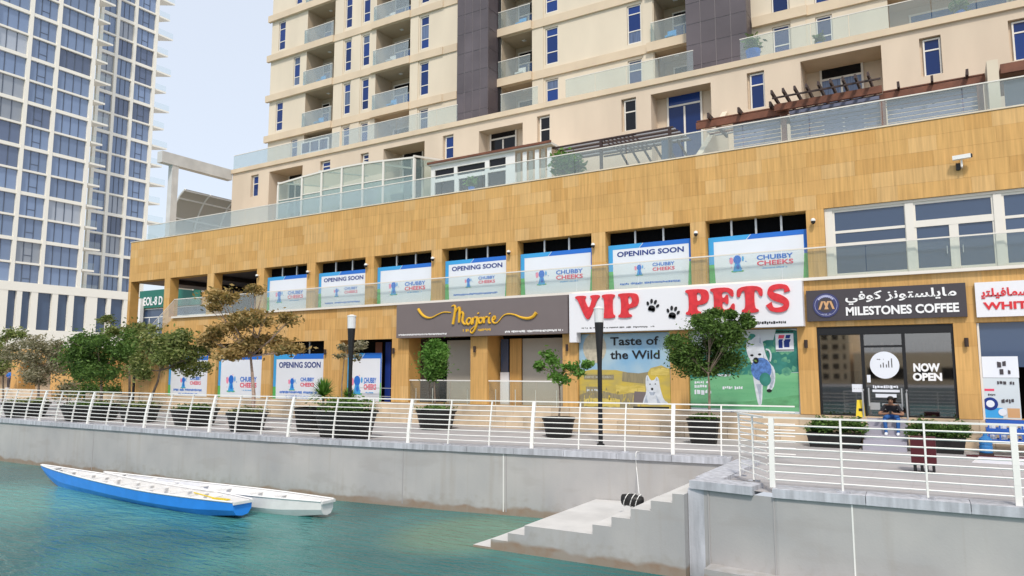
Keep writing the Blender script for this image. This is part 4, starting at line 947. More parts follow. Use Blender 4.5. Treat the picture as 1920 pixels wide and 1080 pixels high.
# coffee shop front
cx0, cx1 = GX['C']; cY = FY + .10
shp = thing('coffee_shopfront', ((cx0 + cx1) / 2, cY, ZS), 'black framed glass coffee shop front under the charcoal sign', 'shopfront')
fr = lambda n, a, b, c, d, dy=0: ubox(n, a, b, cY - .04 - dy, cY + .06, c, d, 'black_metal', shp)
d0, d1 = X(1619, 700), X(1697, 700)
fr('frame_bar', cx0 + .005, cx0 + .08, ZS, ZG - .01); fr('frame_bar', cx1 - .08, cx1 - .005, ZS, ZG - .01); fr('frame_bar', cx0 + .08, cx1 - .08, ZG - .28, ZG - .01); fr('frame_bar', d0 - .05, d0 + .05, ZS, ZG - .28, .01); fr('frame_bar', d1 - .05, d1 + .05, ZS, ZG - .28, .01)
fr('frame_bar', d0 + .05, d1 - .05, 3.26, 3.33); fr('frame_bar', cx0 + .08, d0 - .05, ZS, ZS + .06); fr('frame_bar', d1 + .05, cx1 - .08, ZS, ZS + .06)
for a, b, n in ((cx0 + .08, d0 - .05, 'glass_pane'), (d1 + .05, cx1 - .08, 'glass_pane'), (d0 + .05, d1 - .05, 'door_pane')): ubox(n, a, b, cY + .005, cY + .02, ZS + (.06 if n == 'glass_pane' else .02), ZG - .29, 'shopglass', shp)
for s in (d0 + .13, d1 - .13): ubox('door_handle', s - .02, s + .02, cY - .09, cY - .05, ZS + .35, ZS + .95, 'steel', shp)
def put_t(s, px0, py1, px1, py0, Y, name, m, parent, bold=.03, depth=0.01):
    xa, za = onY(Y, px0, py1); xb, zb = onY(Y, px1, py0); return put_letters(s, xa, xb, za, zb, Y, m, parent, bold=bold, depth=depth)
put_t('NOW', 1713, 697, 1762, 681, cY - .002, 'lettering', 'white_letter', shp, .05); put_t('OPEN', 1712, 714, 1766, 699, cY - .002, 'lettering', 'white_letter', shp, .05)
mb = MB(); c = onY(cY, 1658.5, 684.5); disc(mb, c, .44, .45, cY - .004, 0, 28, .006)
for k, (dx, hh) in enumerate([(-.13, .10), (-.05, .16), (.04, .10), (.11, .22), (.2, .3)]): mb.box(c[0] + dx, c[0] + dx + .03, cY - .013, cY - .0115, c[1] - .08, c[1] - .08 + hh, 1)
scribble(mb, c[0] - .22, c[0] + .0, c[1] + .17, c[1] + .21, cY - .012, 1)
mb.build('round_sticker', ['pwhite', 'signdark'], shp)
mb = MB(); (xa, za), (xb, zb) = onY(cY, 1598, 735), onY(cY, 1619, 720.5); mb.box(xa, xb, cY - .012, cY - .006, za, zb, 0); scribble(mb, xa + .03, xb - .03, za + .1, za + .13, cY - .013, 1); mb.build('notice', ['pwhite', 'signgrey'], shp)
mb = MB(); (xa, za), (xb, zb) = onY(cY, 1626, 717), onY(cY, 1632, 703); mb.box(xa, xb, cY - .012, cY - .006, za, zb, 0); mb.build('notice', ['pwhite'], shp)
mb = MB()
for i, (q, r) in enumerate([((1637, 729), (1685, 722)), ((1636, 735), (1687, 731)), ((1642, 745), (1681, 739)), ((1632, 768), (1650, 755)), ((1655, 768), (1693, 757))]):
    (xa, za), (xb, zb) = onY(cY, *q), onY(cY, *r); (scribble(mb, xa, xb, za, zb, cY - .008, 0, .95) if i in (0,) else mb.box(xa, xb, cY - .008, cY - .006, za, zb, 0 if i < 3 else 1))
setp(mb.build('door_print', ['pwhite', 'steel'], shp), kind='stuff')
# interior: counter, machine, back wall with warm lamplight put into its colour
it = thing('coffee_counter', ((cx0 + cx1) / 2, FY + 1.9, ZS), 'dark counter with espresso machine and shelves seen through the coffee shop glass', 'counter')
ubox('counter', cx0 + .3, cx1 - .3, FY + 1.7, FY + 2.3, ZS, ZS + 1.05, 'darkbrown', it); ubox('counter_top', cx0 + .25, cx1 - .25, FY + 1.66, FY + 2.32, ZS + 1.05, ZS + 1.1, 'black_metal', it)
for a, w_, h_ in ((.6, .5, .4), (1.2, .35, .5), (2.6, .4, .3), (3.0, .6, .45)): ubox('machine', cx0 + a, cx0 + a + w_, FY + 1.8, FY + 2.2, ZS + 1.1, ZS + 1.1 + h_, 'signdark', it)
M['lampglow_paint'] = mat('painted_lampglow', (0.75, 0.48, 0.24), 0.8)
ubox('lampglow_painted_wall', cx0 + .1, cx1 - .1, FY + 2.44, FY + 2.49, ZS + 1.2, ZG - .5, 'lampglow_paint', it)
for k in range(9): ubox('menu_board', cx0 + .9 + k * .33, cx0 + 1.15 + k * .33, FY + 2.40, FY + 2.43, 3.2, 3.6, 'darkbrown', it)
# right hand shop
wx0, wx1 = GX['W']; 
ubox('glass_pane', wx0 + .07, wx1, FY + .14, FY + .15, 2.6, ZG, 'shopblue', pod); ubox('frame_bar', wx0 + .01, wx0 + .07, FY + .05, FY + .16, ZS, ZG - .01, 'frame', pod)
t = thing('notice_board', (wx0 + .8, FY + .1, ZS), 'sheet of white and blue posters stuck on the shop window at the right edge', 'poster')
def N(px, py): return onY(FY + .12, px, py)
def sheet(n, p, q, m, dy): (xa, za), (xb, zb) = N(*p), N(*q); mb = MB(); mb.box(xa, xb, FY + .12 - dy, FY + .135, za, zb, 0); return mb.build(n, m, t)
sheet('sheet', (1843, 708), (1908, 668), 'pwhite', 0); sheet('sheet', (1845, 785), (1910, 709), 'pale_print', .002); sheet('sheet', (1846, 783), (1880, 765), 'psky', .006); sheet('sheet', (1890, 783), (1912, 766), 'logo_tan', .006); sheet('sheet', (1846, 733), (1864, 729), 'pred', .006)
mb = MB(); disc(mb, N(1857, 757), .2, .2, FY + .11, 0, 20, .004); disc(mb, N(1857, 757), .11, .11, FY + .105, 1, 20, .004); disc(mb, N(1880, 773), .11, .11, FY + .105, 1, 16, .004)
for p, q in [((1860, 690), (1890, 676)), ((1862, 702), (1895, 692)), ((1870, 722), (1905, 714)), ((1850, 742), (1866, 738)), ((1878, 756), (1906, 748))]:
    (xa, za), (xb, zb) = N(*p), N(*q); scribble(mb, xa, xb, za, zb, FY + .103, 2, .7)
setp(mb.build('print', ['navy', 'pwhite', 'signdark'], t), kind='stuff')
# ================================================================ APARTMENT BUILDING
TY = 36.0; LY = 33.0; ZLED = 16.78
apt = thing('apartment_building', (-20, TY, 9.7), 'cream apartment building with blue windows and recessed balconies above the shops', 'building')
ZF = [16.4, 19.62, 22.80, 26.0, 29.22, 32.42, 35.6]     # underside of each floor band
BH = .5
xL = onY(TY, 512, 20)[0]
T = lambda px, py: onY(TY, px, py)[0]
def strip(*spans): return [(T(a, py), T(b, py)) for a, b, py in spans]
th = []; wins = []; bals = []
def add_win(a, b, z0, z1, rows, gms=None, dep=.16): th.append((a, b, z0, z1, dep, 0, 0)); wins.append((a + .02, b - .02, z0 + .02, z1 - .02, TY + dep - .10, rows, gms))
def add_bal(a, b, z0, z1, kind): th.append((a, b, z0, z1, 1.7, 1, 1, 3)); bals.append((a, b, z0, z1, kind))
C_ = dict(W1=(522.5, 535, 72), W1b=(550, 562, 137), B1=(577, 629, 50), W2=(648, 660.5, 32), W3=(681, 694.5, 25), B2=(705, 769, 95), W4=(788, 804.5, 67), B3=(941, 998, 98), W5=(1022.5, 1046.5, 65), W6=(1177, 1204, 124), B4=(1227, 1290, 84), W7=(1448, 1481, 53), W8=(1529.5, 1561, 53))
CX = {k: (T(a, y), T(b, y)) for k, (a, b, y) in C_.items()}
for f in range(0, 6):
    z = ZF[f]; zt = ZF[f + 1]; w0, w1 = z + .78, zt - .16
    blue = ['blueglass'] * 3
    for k in (('W1' if f % 2 == 1 else 'W1b'), 'W2', 'W3', 'W4', 'W5', 'W6', 'W7', 'W8'):
        a, b = CX[k]
        if k in ('W7', 'W8'): add_win(a, b, w0 - .3, w1, (.62,))
        elif k in ('W5', 'W6') and f >= 1: add_win(a, b, w0, w1, (.33, .78))
        else: add_win(a, b, w0, w1, (.30, .74))
    for k in ('B1', 'B2', 'B3', 'B4'):
        a, b = CX[k]; add_bal(a, b, z + BH, zt - .02, k)
# large recess at the upper right
a, b = T(1664, 10), T(1905, -30); add_bal(a, b, ZF[0] + BH, ZF[1] - .02, 'B5')
add_win(T(1856, 10), T(1893, 10), ZF[0] + .7, ZF[1] - .1, (.6,)) if False else None
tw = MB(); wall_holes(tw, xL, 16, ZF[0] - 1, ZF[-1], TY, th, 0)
tw.quad((xL, TY, 9), (xL, TY, ZF[-1]), (xL, 60, ZF[-1]), (xL, 60, 9), 0); tw.quad((xL, TY, ZF[-1]), (16, TY, ZF[-1]), (16, 60, ZF[-1]), (xL, 60, ZF[-1]), 0)
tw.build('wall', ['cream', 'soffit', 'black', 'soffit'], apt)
for (a, b, z0, z1, Y, rows, g_) in wins: window(a, b, z0, z1, Y, apt, rows=rows, fm='frame', gm='blueglass', fw=.055)
# floor bands with small jogs
segs = [(xL - .25, T(629, 45), .22), (T(629, 45), T(694.5 + 6, 30), .12), (T(700.5, 30), T(771, 90), .22), (T(771, 90), T(832, 60), .14), (T(832, 60), T(858, 50), .08), (T(936, 40), T(1000, 90), .3), (T(1000, 90), T(1215, 90), .12), (T(1215, 90), T(1291, 90), .28), (T(1412, 60), T(1514, 30), .22), (T(1514, 30), 15.5, .12)]
for f in range(1, 6):
    for a, b, d in segs:
        dz = -.0 if a > T(832, 60) - .1 or True else 0
        ubox('floor_band', a, b, TY - d, TY - .003, ZF[f] + .002, ZF[f] + BH, 'cream2', apt)
# shallow pilaster strips between the windows
for k, (a, b) in {'p1': (T(629, 50), T(646, 50)), 'p2': (T(662, 40), T(679, 40)), 'p3': (T(770, 70), T(786, 70)), 'p4': (T(998, 90), T(1020, 90)), 'p5': (T(1206, 90), T(1226, 90)), 'p6': (T(1482, 50), T(1512, 40))}.items():
    for f in range(0, 6): ubox('pilaster', a + .02, b - .02, TY - .06, TY - .002, ZF[f] + BH, ZF[f + 1], 'cream', apt)
# balconies
for (a, b, z0, z1, kind) in bals:
    Yb = TY + 1.7
    if kind == 'B1':
        q0, q1 = proj(a, TY, z0 + 1)[0], proj(b, TY, z0 + 1)[0]; fx_ = lambda u: onY(Yb, q0 + (q1 - q0) * u, proj(a, TY, z0 + 1)[1])[0]
        window(max(a + .05, fx_(.24)), fx_(.42), z0, z1 - .25, Yb - .09, apt, rows=(.40, .70), gm='blackglass', fw=.07, gms=['bluedoor', 'blackglass', 'blackglass']); window(fx_(.62), fx_(.90), z0, z1 - .35, Yb - .09, apt, rows=(.68,), gm='bluedoor', fw=.07, name='balcony_door', gms=['bluedoor', 'blackglass'])
    elif kind == 'B5':
        w = (b - a)
        for q in range(3): window(a + .8 + q * 2.0, a + 2.7 + q * 2.0, z0, z1 - .35, Yb - .09, apt, rows=(.72,), cols=(.5,), gm='bluedoor', fw=.08, name='balcony_door')
    else:
        q0, q1 = proj(a, TY, z0 + 1)[0], proj(b, TY, z0 + 1)[0]; yy_ = proj(b, TY, z0 + 1)[1]
        window(onY(Yb, q0 + (q1 - q0) * .56, yy_)[0], min(b - .02, onY(Yb, q1, yy_)[0] + .5), z0, z1 - .35, Yb - .09, apt, rows=(.66,), cols=(.5,), gm='bluedoor', fw=.08, name='balcony_door', gms=['bluedoor', 'blackglass'])
    ubox('ceiling_light', (a + b) / 2 - .12, (a + b) / 2 + .12, TY + .8, TY + 1.0, z1 - .03, z1 - .001, 'white_letter', apt)
    if z0 > ZF[0] + 1:
        d = .22 if kind in ('B1', 'B2') else .3
        ubox('balcony_glass', a - .1, b, TY - d + .03, TY - d + .045, z0 + .01, z0 + 1.05, 'balglass', apt); ubox('balcony_rail', a - .1, b, TY - d + .015, TY - d + .055, z0 + 1.05, z0 + 1.09, 'frame', apt)
        ubox('balcony_glass', a - .1, a - .085, TY - d + .05, TY, z0 + .01, z0 + 1.05, 'balglass', apt)
        if random.random() < .6:          # balcony furniture, joined silhouettes behind the glass
            fx = a + random.uniform(.25, .8); mb = MB(); mb.box(fx, fx + .5, TY + .35, TY + .85, z0 + .38, z0 + .46); mb.box(fx, fx + .5, TY + .83, TY + .88, z0 + .46, z0 + .9)
            for dx in (0.02, .46):
                for dy in (.37, .82): mb.box(fx + dx, fx + dx + .03, TY + dy, TY + dy + .03, z0, z0 + .4)
            o = mb.build('balcony_chair', 'psky' if random.random() < .5 else 'white')
            o['label'] = 'small chair on the %s visible balcony at %s' % ({0: 'lowest', 1: 'second', 2: 'third', 3: 'fourth', 4: 'fifth', 5: 'sixth'}[int(np.argmin([abs(z0 - BH - q) for q in ZF[:6]]))], {'B1': 'the far left', 'B2': 'the left of the first dark panel', 'B3': 'the right of the first dark panel', 'B4': 'the left of the second dark panel'}[kind])
            o['category'] = 'chair'; o['group'] = 'chairs on the balconies'
# dark clad columns of separate panels
def dark_column(p0, p1, yref, Y0, panel_w, panel_h):
    a, b = onY(Y0, p0, yref)[0], onY(Y0, p1, yref)[0]; n = max(1, round((b - a) / panel_w)); zz = ZLED - .02
    mb = MB(); mb.box(a + .012, b - .012, Y0 + .012, TY - .002, zz, ZF[-1]); mb.build('column_core', 'grout', apt)
    k = 0; z = zz
    while z < 31:
        for i in range(n): ubox('dark_panel', a + (b - a) * i / n + .015, a + (b - a) * (i + 1) / n - .015, Y0 - .01, Y0 + .011, z + .015, z + panel_h - .015, 'darkpanel', apt)
        ubox('dark_panel', b - .011, b + .01, Y0 + .02, TY - .02, z + .015, z + panel_h - .015, 'darkpanel', apt)
        z += panel_h
dark_column(857, 915, 100, 34.7, .62, 1.25); dark_column(1286, 1400, 60, 34.9, .82, 1.12)
mb = MB(); x = T(939.5, 60); mb.tube([(x, TY - .15, 16.8), (x, TY - .15, 33)], .09, 6); mb.build('downpipe', 'black_metal', apt)
# lower storey, set forward --------------------------------------------
LX0 = -43.28
LX = lambda px, py: onY(LY, px, py)
lh = []; lw = []
def lowwin(px0, px1, py0, py1, rows, gm='blueglass', cols=(), dep=.22, zb=None):
    xm = (px0 + px1) / 2; a, z1 = LX(px0, py0 + (py1 - py0) * .0); b = LX(px1, py0)[0]; a2 = LX(px0, (py0 + py1) / 2)[0]; b2 = LX(px1, (py0 + py1) / 2)[0]
    z1 = LX(xm, py0)[1]; z0 = LX(xm, py1)[1] if zb is None else zb
    lh.append((a2, b2, z0, z1, dep, 0)); lw.append((a2 + .12, b2 - .02, z0, z1 - .06, LY + dep - .1, rows, cols, gm))
def lowrec(px0, px1, pyt, ddep=1.6, zb=10.0, wpx=None, gm='blueglass'):
    a = LX(px0, pyt + 10)[0]; b = LX(px1, pyt + 10)[0]; z1 = LX((px0 + px1) / 2, pyt)[1]
    lh.append((a, b, zb, z1, ddep, 0, 0, 1)); return a, b, z1
lowwin(1401, 1434, 134, 203, (.68,)); lowwin(1725, 1766, 68, 141, (.70,)); lowwin(1892, 1935, 34, 112, (.72,)); lowwin(1165, 1193, 184, 245, (.62,), 'blackglass'); lowwin(1007, 1031, 216, 266, (.5,), 'blackglass'); lowwin(830, 850, 253, 297, (.5,), 'blueglass')
lowwin(676, 691, 287, 306, (.5,)); lowwin(600, 619, 301, 320, (.5,)); lowwin(470, 484, 328, 368, (.62,), 'blueglass')
recs = []
for px0, px1, pyt, dd, wpx in [(1500, 1653, 100, 1.6, (1536, 1618)), (1220, 1333, 166, .9, (1251, 1317)), (898, 980, 238, .9, (920, 970)), (719, 796, 272, 1.6, (757, 795)), (505, 567, 316, 1.6, (543, 569))]:
    a, b, z1 = lowrec(px0, px1, pyt, dd)
    Yb = LY + dd; wa, wb = onY(Yb, wpx[0], pyt + 15)[0], onY(Yb, wpx[1], pyt + 15)[0]
    recs.append((wa, min(wb, b - .02), z1, Yb, dd))
lo = MB(); wall_holes(lo, LX0, 16, 9.6, ZLED, LY, lh, 0)
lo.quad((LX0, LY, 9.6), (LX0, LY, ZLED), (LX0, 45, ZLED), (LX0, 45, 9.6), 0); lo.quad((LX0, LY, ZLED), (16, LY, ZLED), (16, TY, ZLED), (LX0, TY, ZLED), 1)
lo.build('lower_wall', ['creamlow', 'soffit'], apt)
for (a, b, z0, z1, Y, rows, cols, gm) in lw: window(a, b, z0, z1, Y, apt, rows=rows, cols=cols, fm='frame', gm=gm, fw=.06)
for i, (a, b, z1, Yb, dd) in enumerate(recs):
    z0 = 10.6; tr_ = onY(Yb - .1, *[(1577, 144), (1285, 195), (945, 258), (778, 296), (556, 338)][i])[1]; z1 = onY(Yb - .1, *[(1577, 114), (1285, 166), (945, 236), (778, 278), (556, 322)][i])[1] + .3; rr_ = (tr_ - z0) / (z1 - .3 - z0); g2 = 'blueglass' if i == 1 else 'blackglass'
    window(a, b, z0, z1 - .3, Yb - .1, apt, rows=(rr_,), cols=(.5,), gm='bluedoor' if i in (0, 1) else 'blackglass', fw=.09, name='terrace_door', gms=['blueglass' if i < 2 else 'blackglass', g2])
ubox('terrace_edge', LX0 - .05, 16, LY - .12, LY + .02, ZLED - .28, ZLED + .01, 'cream2', apt)
for px0, px1 in ((437, 640), (642, 858), (938, 1008), (1060, 1300), (1391, 1930)):
    a = onY(LY, px0, 200)[0] if px0 != 437 else LX0; b = onY(LY, px1, 120)[0]; n = max(1, round((b - a) / 1.6)); hgt = 1.05
    for k in range(n): ubox('terrace_glass', a + (b - a) * k / n + .012, a + (b - a) * (k + 1) / n - .012, LY + .02, LY + .035, ZLED + .015, ZLED + hgt, 'balglass', apt)
    ubox('terrace_rail', a, b, LY + .01, LY + .045, ZLED + hgt, ZLED + hgt + .035, 'frame', apt)
# triple window and white panel at the left end of the first terrace
xa, xb = T(567, 262), T(618, 250); window(xa, xb, ZF[0] + 1.7, ZF[0] + 2.6, TY - .1, apt, cols=(.33, .66), fm='white', gm='blueglass', fw=.07)
ubox('white_panel', xa, xb, TY - .06, TY - .01, ZF[0] + .4, ZF[0] + 1.65, 'white', apt)
# terrace plants, big pot at the glass corner, antenna like rack
RZ0 = ZT - 1.04
def plant(px, py, Y, z0, r, n, pal, name, label, pot=.3):
    x = onY(Y, px, py)[0]; t = thing(name, (x, Y, z0), label, 'plant')
    mb = MB(); mb.lathe(x, Y, [(pot * .35, z0), (pot * .5, z0 + pot)], 10)
    if RZ0 < z0 < RZ0 + 2: mb.lathe(x, Y, [(pot * .45, RZ0), (pot * .34, z0 - .01)], 10)
    mb.build('pot', 'pblue' if r < .5 else 'pot', t)
    leaves([(x, Y, z0 + pot + r * .8, r, r, r)], n, .12, pal, t, 'foliage')

def leaves(clumps, n_per, size, pal, parent, name='crown', flat=.0):
    P = []; Mi = []
    for (cx, cy, cz, rx, ry, rz) in clumps:
        n = max(12, int(n_per)); u = rng.normal(size=(n, 3)); u /= np.linalg.norm(u, axis=1)[:, None]
        rad = rng.random(n) ** .45 * (1 + rng.normal(0, .22, n)); c = np.array([cx, cy, cz]) + u * rad[:, None] * np.array([rx, ry, rz])
        t = rng.normal(size=(n, 3)); t[:, 2] *= .6; t /= np.linalg.norm(t, axis=1)[:, None]
        b = np.cross(t, rng.normal(size=(n, 3))); b /= np.linalg.norm(b, axis=1)[:, None]
        s = size * rng.uniform(.5, 1.4, n)[:, None]
        q = np.stack([c - t * s, c + b * s * .42, c + t * s, c - b * s * .42], 1); P.append(q)
        shade = rng.choice(3, n, p=rng.dirichlet([5, 3, 2.2])); Mi.append(shade)
    P = np.concatenate(P); Mi = np.concatenate(Mi); n = len(P); o = P.reshape(-1, 3).mean(0)
    me = bpy.data.meshes.new(name); me.vertices.add(n * 4); me.vertices.foreach_set('co', (P.reshape(-1, 3) - o).ravel())
    me.loops.add(n * 4); me.loops.foreach_set('vertex_index', np.arange(n * 4)); me.polygons.add(n); me.polygons.foreach_set('loop_start', np.arange(0, n * 4, 4)); me.polygons.foreach_set('loop_total', np.full(n, 4))
    for m_ in LEAF[pal]: me.materials.append(m_)
    me.polygons.foreach_set('material_index', Mi); me.update(calc_edges=True); me.validate()
    return link(bpy.data.objects.new(name, me), parent, tuple(o))
plant(1412, 95, LY + .7, ZLED, .42, 260, 'green', 'potted_plant', 'potted shrub in a blue pot at the glass corner of the upper terrace', .7)
plant(1535, 70, LY + .7, ZLED, .25, 120, 'green', 'potted_plant', 'small potted plant by the right hand upper terrace window', .35)
plant(1800, 20, LY + .7, ZLED, .35, 160, 'green', 'potted_plant', 'potted plant on the plant rack at the top right terrace', .4)

# ================================================================ ROOF TERRACE OF THE PODIUM
RZF = ZT - 1.04
def RY(Y, px, py): return onY(Y, px, py)
# portal beam and column
bm = thing('concrete_portal', (LX0, 29, RZF), 'grey concrete beam running out from the building end to a slim column', 'beam')
ubox('beam', LX0 - .55, LX0 - .02, 27.55, LY - .01, 16.05, 16.8, 'steps', bm); ubox('column', LX0 - .5, LX0 - .06, 28.35, 28.8, RZF, 16.05, 'steps', bm)
# curved canopy far left
cv = thing('curved_canopy', (-50, 34, RZF), 'low curved canopy of beige panels and white ribs beyond the concrete column', 'canopy')
CY0, CY1 = 33.2, 42.0; prof = [(-50.6, RZF - 1), (-50.9, 12.6), (-50.6, 14.2), (-49.8, 15.6), (-49.0, 16.2)]
pr = catmull(prof, 5)
for k in range(0, len(pr) - 1, 4):
    for q in range(4):
        y0 = CY0 + (CY1 - CY0) * q / 4 + .06; y1 = CY0 + (CY1 - CY0) * (q + 1) / 4 - .06; mb = MB()
        ks = list(range(k, min(k + 4, len(pr) - 1) + 1))
        for i, j in zip(ks, ks[1:]): mb.quad((pr[i][0], y0, pr[i][1]), (pr[i][0], y1, pr[i][1]), (pr[j][0], y1, pr[j][1]), (pr[j][0], y0, pr[j][1]))
        mb.build('canopy_panel', 'canopypanel', cv)
for q in range(5):
    y = CY0 + (CY1 - CY0) * q / 4; mb = MB(); mb.tube([(a, y, b) for a, b in pr], .07, 5); mb.build('rib', 'white', cv)
for k in (5, 10, 15, 19): ubeam('purlin', (pr[k][0], CY0, pr[k][1]), (pr[k][0], CY1, pr[k][1]), .12, .12, 'white', cv)
# winter garden
WG = 28.2
wgx = [RY(WG, p, q)[0] for p, q in [(519, 400), (564, 390), (601, 380), (639, 370), (679, 360), (717.5, 350), (775, 340)]]
z_l, z_r = RY(WG, 519, 347)[1], RY(WG, 775, 297)[1]
wg = thing('winter_garden', ((wgx[0] + wgx[-1]) / 2, WG, RZF), 'glazed winter garden with white posts and a shallow arched roof on the roof terrace', 'glasshouse')
def ztop(x): t = (x - wgx[0]) / (wgx[-1] - wgx[0]); return z_l + (z_r - z_l) * t + .25 * math.sin(math.pi * t)
for i, x in enumerate(wgx): ubox('post', x - .06, x + .06, WG, WG + .12, RZF, ztop(x), 'frame', wg)
for i in range(len(wgx) - 1):
    a, b = wgx[i] + .07, wgx[i + 1] - .07; zt = (ztop(a), ztop(b)); zm = RZF + (zt[0] - RZF) * .72
    mb = MB(); mb.box(a, b, WG + .04, WG + .055, RZF, zm); mb.build('pane', 'roomglass', wg)
    mb = MB(); mb.quad((a, WG + .05, zm + .05), (b, WG + .05, zm + .05), (b, WG + .05, zt[1]), (a, WG + .05, zt[0])); mb.build('pane', 'roomglass', wg)
    ubox('transom', a, b, WG + .01, WG + .1, zm, zm + .05, 'frame', wg)
    ubeam('top_rail', (a - .07, WG + .06, zt[0] + .05), (b + .07, WG + .06, zt[1] + .05), .12, .09, 'frame', wg)
xr = wgx[-1]
mb = MB(); n = 12
for k in range(n):
    t0, t1 = k / n, (k + 1) / n; xa = wgx[0] + (xr - wgx[0]) * t0; xb = wgx[0] + (xr - wgx[0]) * t1
    mb.quad((xa, WG, ztop(xa) + .1), (xb, WG, ztop(xb) + .1), (xb, WG + 4.0, ztop(xb) + .75), (xa, WG + 4.0, ztop(xa) + .75))
mb.build('roof_pane', 'roomglass', wg)
for t0 in (0, .33, .66, 1): xa = wgx[0] + (xr - wgx[0]) * t0; ubeam('rafter', (xa, WG, ztop(xa) + .12), (xa, WG + 4, ztop(xa) + .77), .08, .1, 'frame', wg)
mb = MB(); mb.quad((xr, WG + .12, RZF), (xr, WG + 4, RZF), (xr, WG + 4, ztop(xr) + .7), (xr, WG + .12, ztop(xr))); mb.build('pane', 'roomglass', wg)
for y in (WG + 2, WG + 4): ubox('post', xr - .06, xr + .06, y - .06, y + .06, RZF, ztop(xr) + .3, 'frame', wg)
# furniture inside: sofa and air unit
sf = thing('storage_cabinet', (wgx[5] + 1, 29.6, RZF), 'dark grey cabinet behind the terrace glass at the right end of the winter garden', 'cabinet')
sx = RY(29.2, 745, 372)[0]; sz_ = RY(29.2, 752, 364)[1]; ubox('body', sx - .45, sx + .45, 29.2, 29.9, RZF, sz_, 'signdark', sf); ubox('lid', sx - .5, sx + .5, 29.15, 29.95, sz_, sz_ + .05, 'black_metal', sf)
# white enclosure
EN = 29.0; ex0, ex1 = RY(EN, 808, 330)[0], RY(EN, 1036, 300)[0]; ez = RY(EN, 920, 292)[1]
en = thing('terrace_enclosure', ((ex0 + ex1) / 2, EN, RZF), 'white framed terrace room with dark windows between winter garden and slatted pergola', 'conservatory')
en_h = []; zv = 11.42
def enx(p, q): return RY(EN, p, q)[0]
wl_ = [(815, 851, .54, .84), (857, 909, .54, .84), (917, 948, .54, .88), (815, 852, .0, .42), (860, 882, .0, .42), (887, 910, .0, .42), (914, 948, .0, .46)]
for a, b, f0, f1 in wl_: en_h.append((enx(a, 330), enx(b, 330), zv + (ez - zv) * f0, zv + (ez - zv) * f1, .1, None))
mb = MB(); wall_holes(mb, ex0, enx(966, 320), RZF, ez, EN, en_h); mb.build('frame', 'white', en)
for h in en_h: ubox('pane', h[0] - .01, h[1] + .01, EN + .08, EN + .1, h[2] - .01, h[3] + .01, 'blackglass' if h[3] > zv + .6 or random.random() < .4 else 'shutter', en)
for k in range(6): a = enx(968 + k * 11.5, 310); ubox('louvre', a, a + .22, EN + .02, EN + .06, RZF, ez - .1, 'white' if k % 2 else 'balglass', en)
mb = MB(); mb.polyY([(ex0 - .1, ez), (ex1, ez), (ex1, ez + .12), (ex0 - .1, ez + .12)], EN - .15, EN + 3.2); mb.build('roof', 'frame', en)
ubox('roof_edge', ex0 - .12, ex1 + .02, EN - .2, EN - .152, ez + .06, ez + .17, 'rust_wood', en)
plant(884, 345, 28.6, RZF + 1.35, .3, 160, 'fresh', 'potted_plant', 'small bright plant behind the terrace glass before the white terrace room', .35)
plant(1058, 322, 28.0, RZF + .95, .62, 900, 'fresh', 'terrace_shrub', 'large light green shrub pressed to the terrace glass below the dark slats', .4)
plant(1074, 318, 28.3, RZF + 1.0, .5, 600, 'green', 'terrace_shrub', 'darker green shrub right of the light one behind the terrace glass', .4)
# dark slatted pergola
DP = 29.3; px0, px1 = RY(DP, 1042, 300)[0], RY(DP, 1262, 260)[0]; pz = RY(DP, 1130, 262)[1]
dp = thing('slatted_pergola', ((px0 + px1) / 2, DP, RZF), 'dark pergola with long roof slats and lattice behind the terrace glass', 'pergola')
for k in range(9): y = DP + k * .32; ubox('roof_slat', px0 - .2, px1, y, y + .10, pz + .02 * k, pz + .06 + .02 * k, 'dark_wood' if k % 2 == 0 else 'greyslat', dp)
for p in (1130, 1260): x = RY(DP, p, 280)[0] - .1; ubox('post', x - .06, x + .06, DP, DP + .12, RZF, pz, 'dark_wood', dp)
xa, xb = RY(DP, 1131, 275)[0], RY(DP, 1192, 270)[0]
for k in range(8):
    u = (k + .0) / 8; x = xa + (xb - xa) * u; ubeam('lattice_bar', (x, DP + .05, pz - .02), (x + .9, DP + .05, pz - .75), .05, .06, 'dark_wood', dp)
ubox('lattice_rail', xa, xb, DP + .02, DP + .1, pz - .02, pz + .05, 'dark_wood', dp); ubox('lattice_rail', xa, xb + .7, DP + .02, DP + .1, pz - .80, pz - .74, 'dark_wood', dp)
for k in range(6): ubeam('shade_slat', (xa + .3 + k * .55, DP + 1.2, pz - .2), (xa + 1.9 + k * .55, DP + .4, RZF + .2), .05, .09, 'dark_wood', dp)
ubox('blind', RY(DP, 1236, 280)[0], RY(DP, 1257, 280)[0], DP + .3, DP + .33, RZF, pz - .4, 'shopblue', dp)
# gable party wall
gw = thing('party_wall', (-10, 30, RZF), 'cream party wall with sloping top between dark and brown pergolas', 'wall')
gx = RY(27.6, 1303, 260)[0]; zt1 = RY(27.6, 1303, 285)[1]; yb = LY
mb = MB(); zt0 = onY(31.0, 1262, 222)[1]
mb.add([(gx - .25, 27.6, RZF), (gx, 27.6, RZF), (gx, LY - .01, RZF), (gx - .25, LY - .01, RZF), (gx - .25, 27.6, zt1 - .5), (gx, 27.6, zt1 - .5), (gx, LY - .01, zt0 + .6), (gx - .25, LY - .01, zt0 + .6)], [(0, 3, 2, 1), (4, 5, 6, 7), (0, 1, 5, 4), (1, 2, 6, 5), (2, 3, 7, 6), (3, 0, 4, 7)])
mb.build('wall', 'cream', gw)
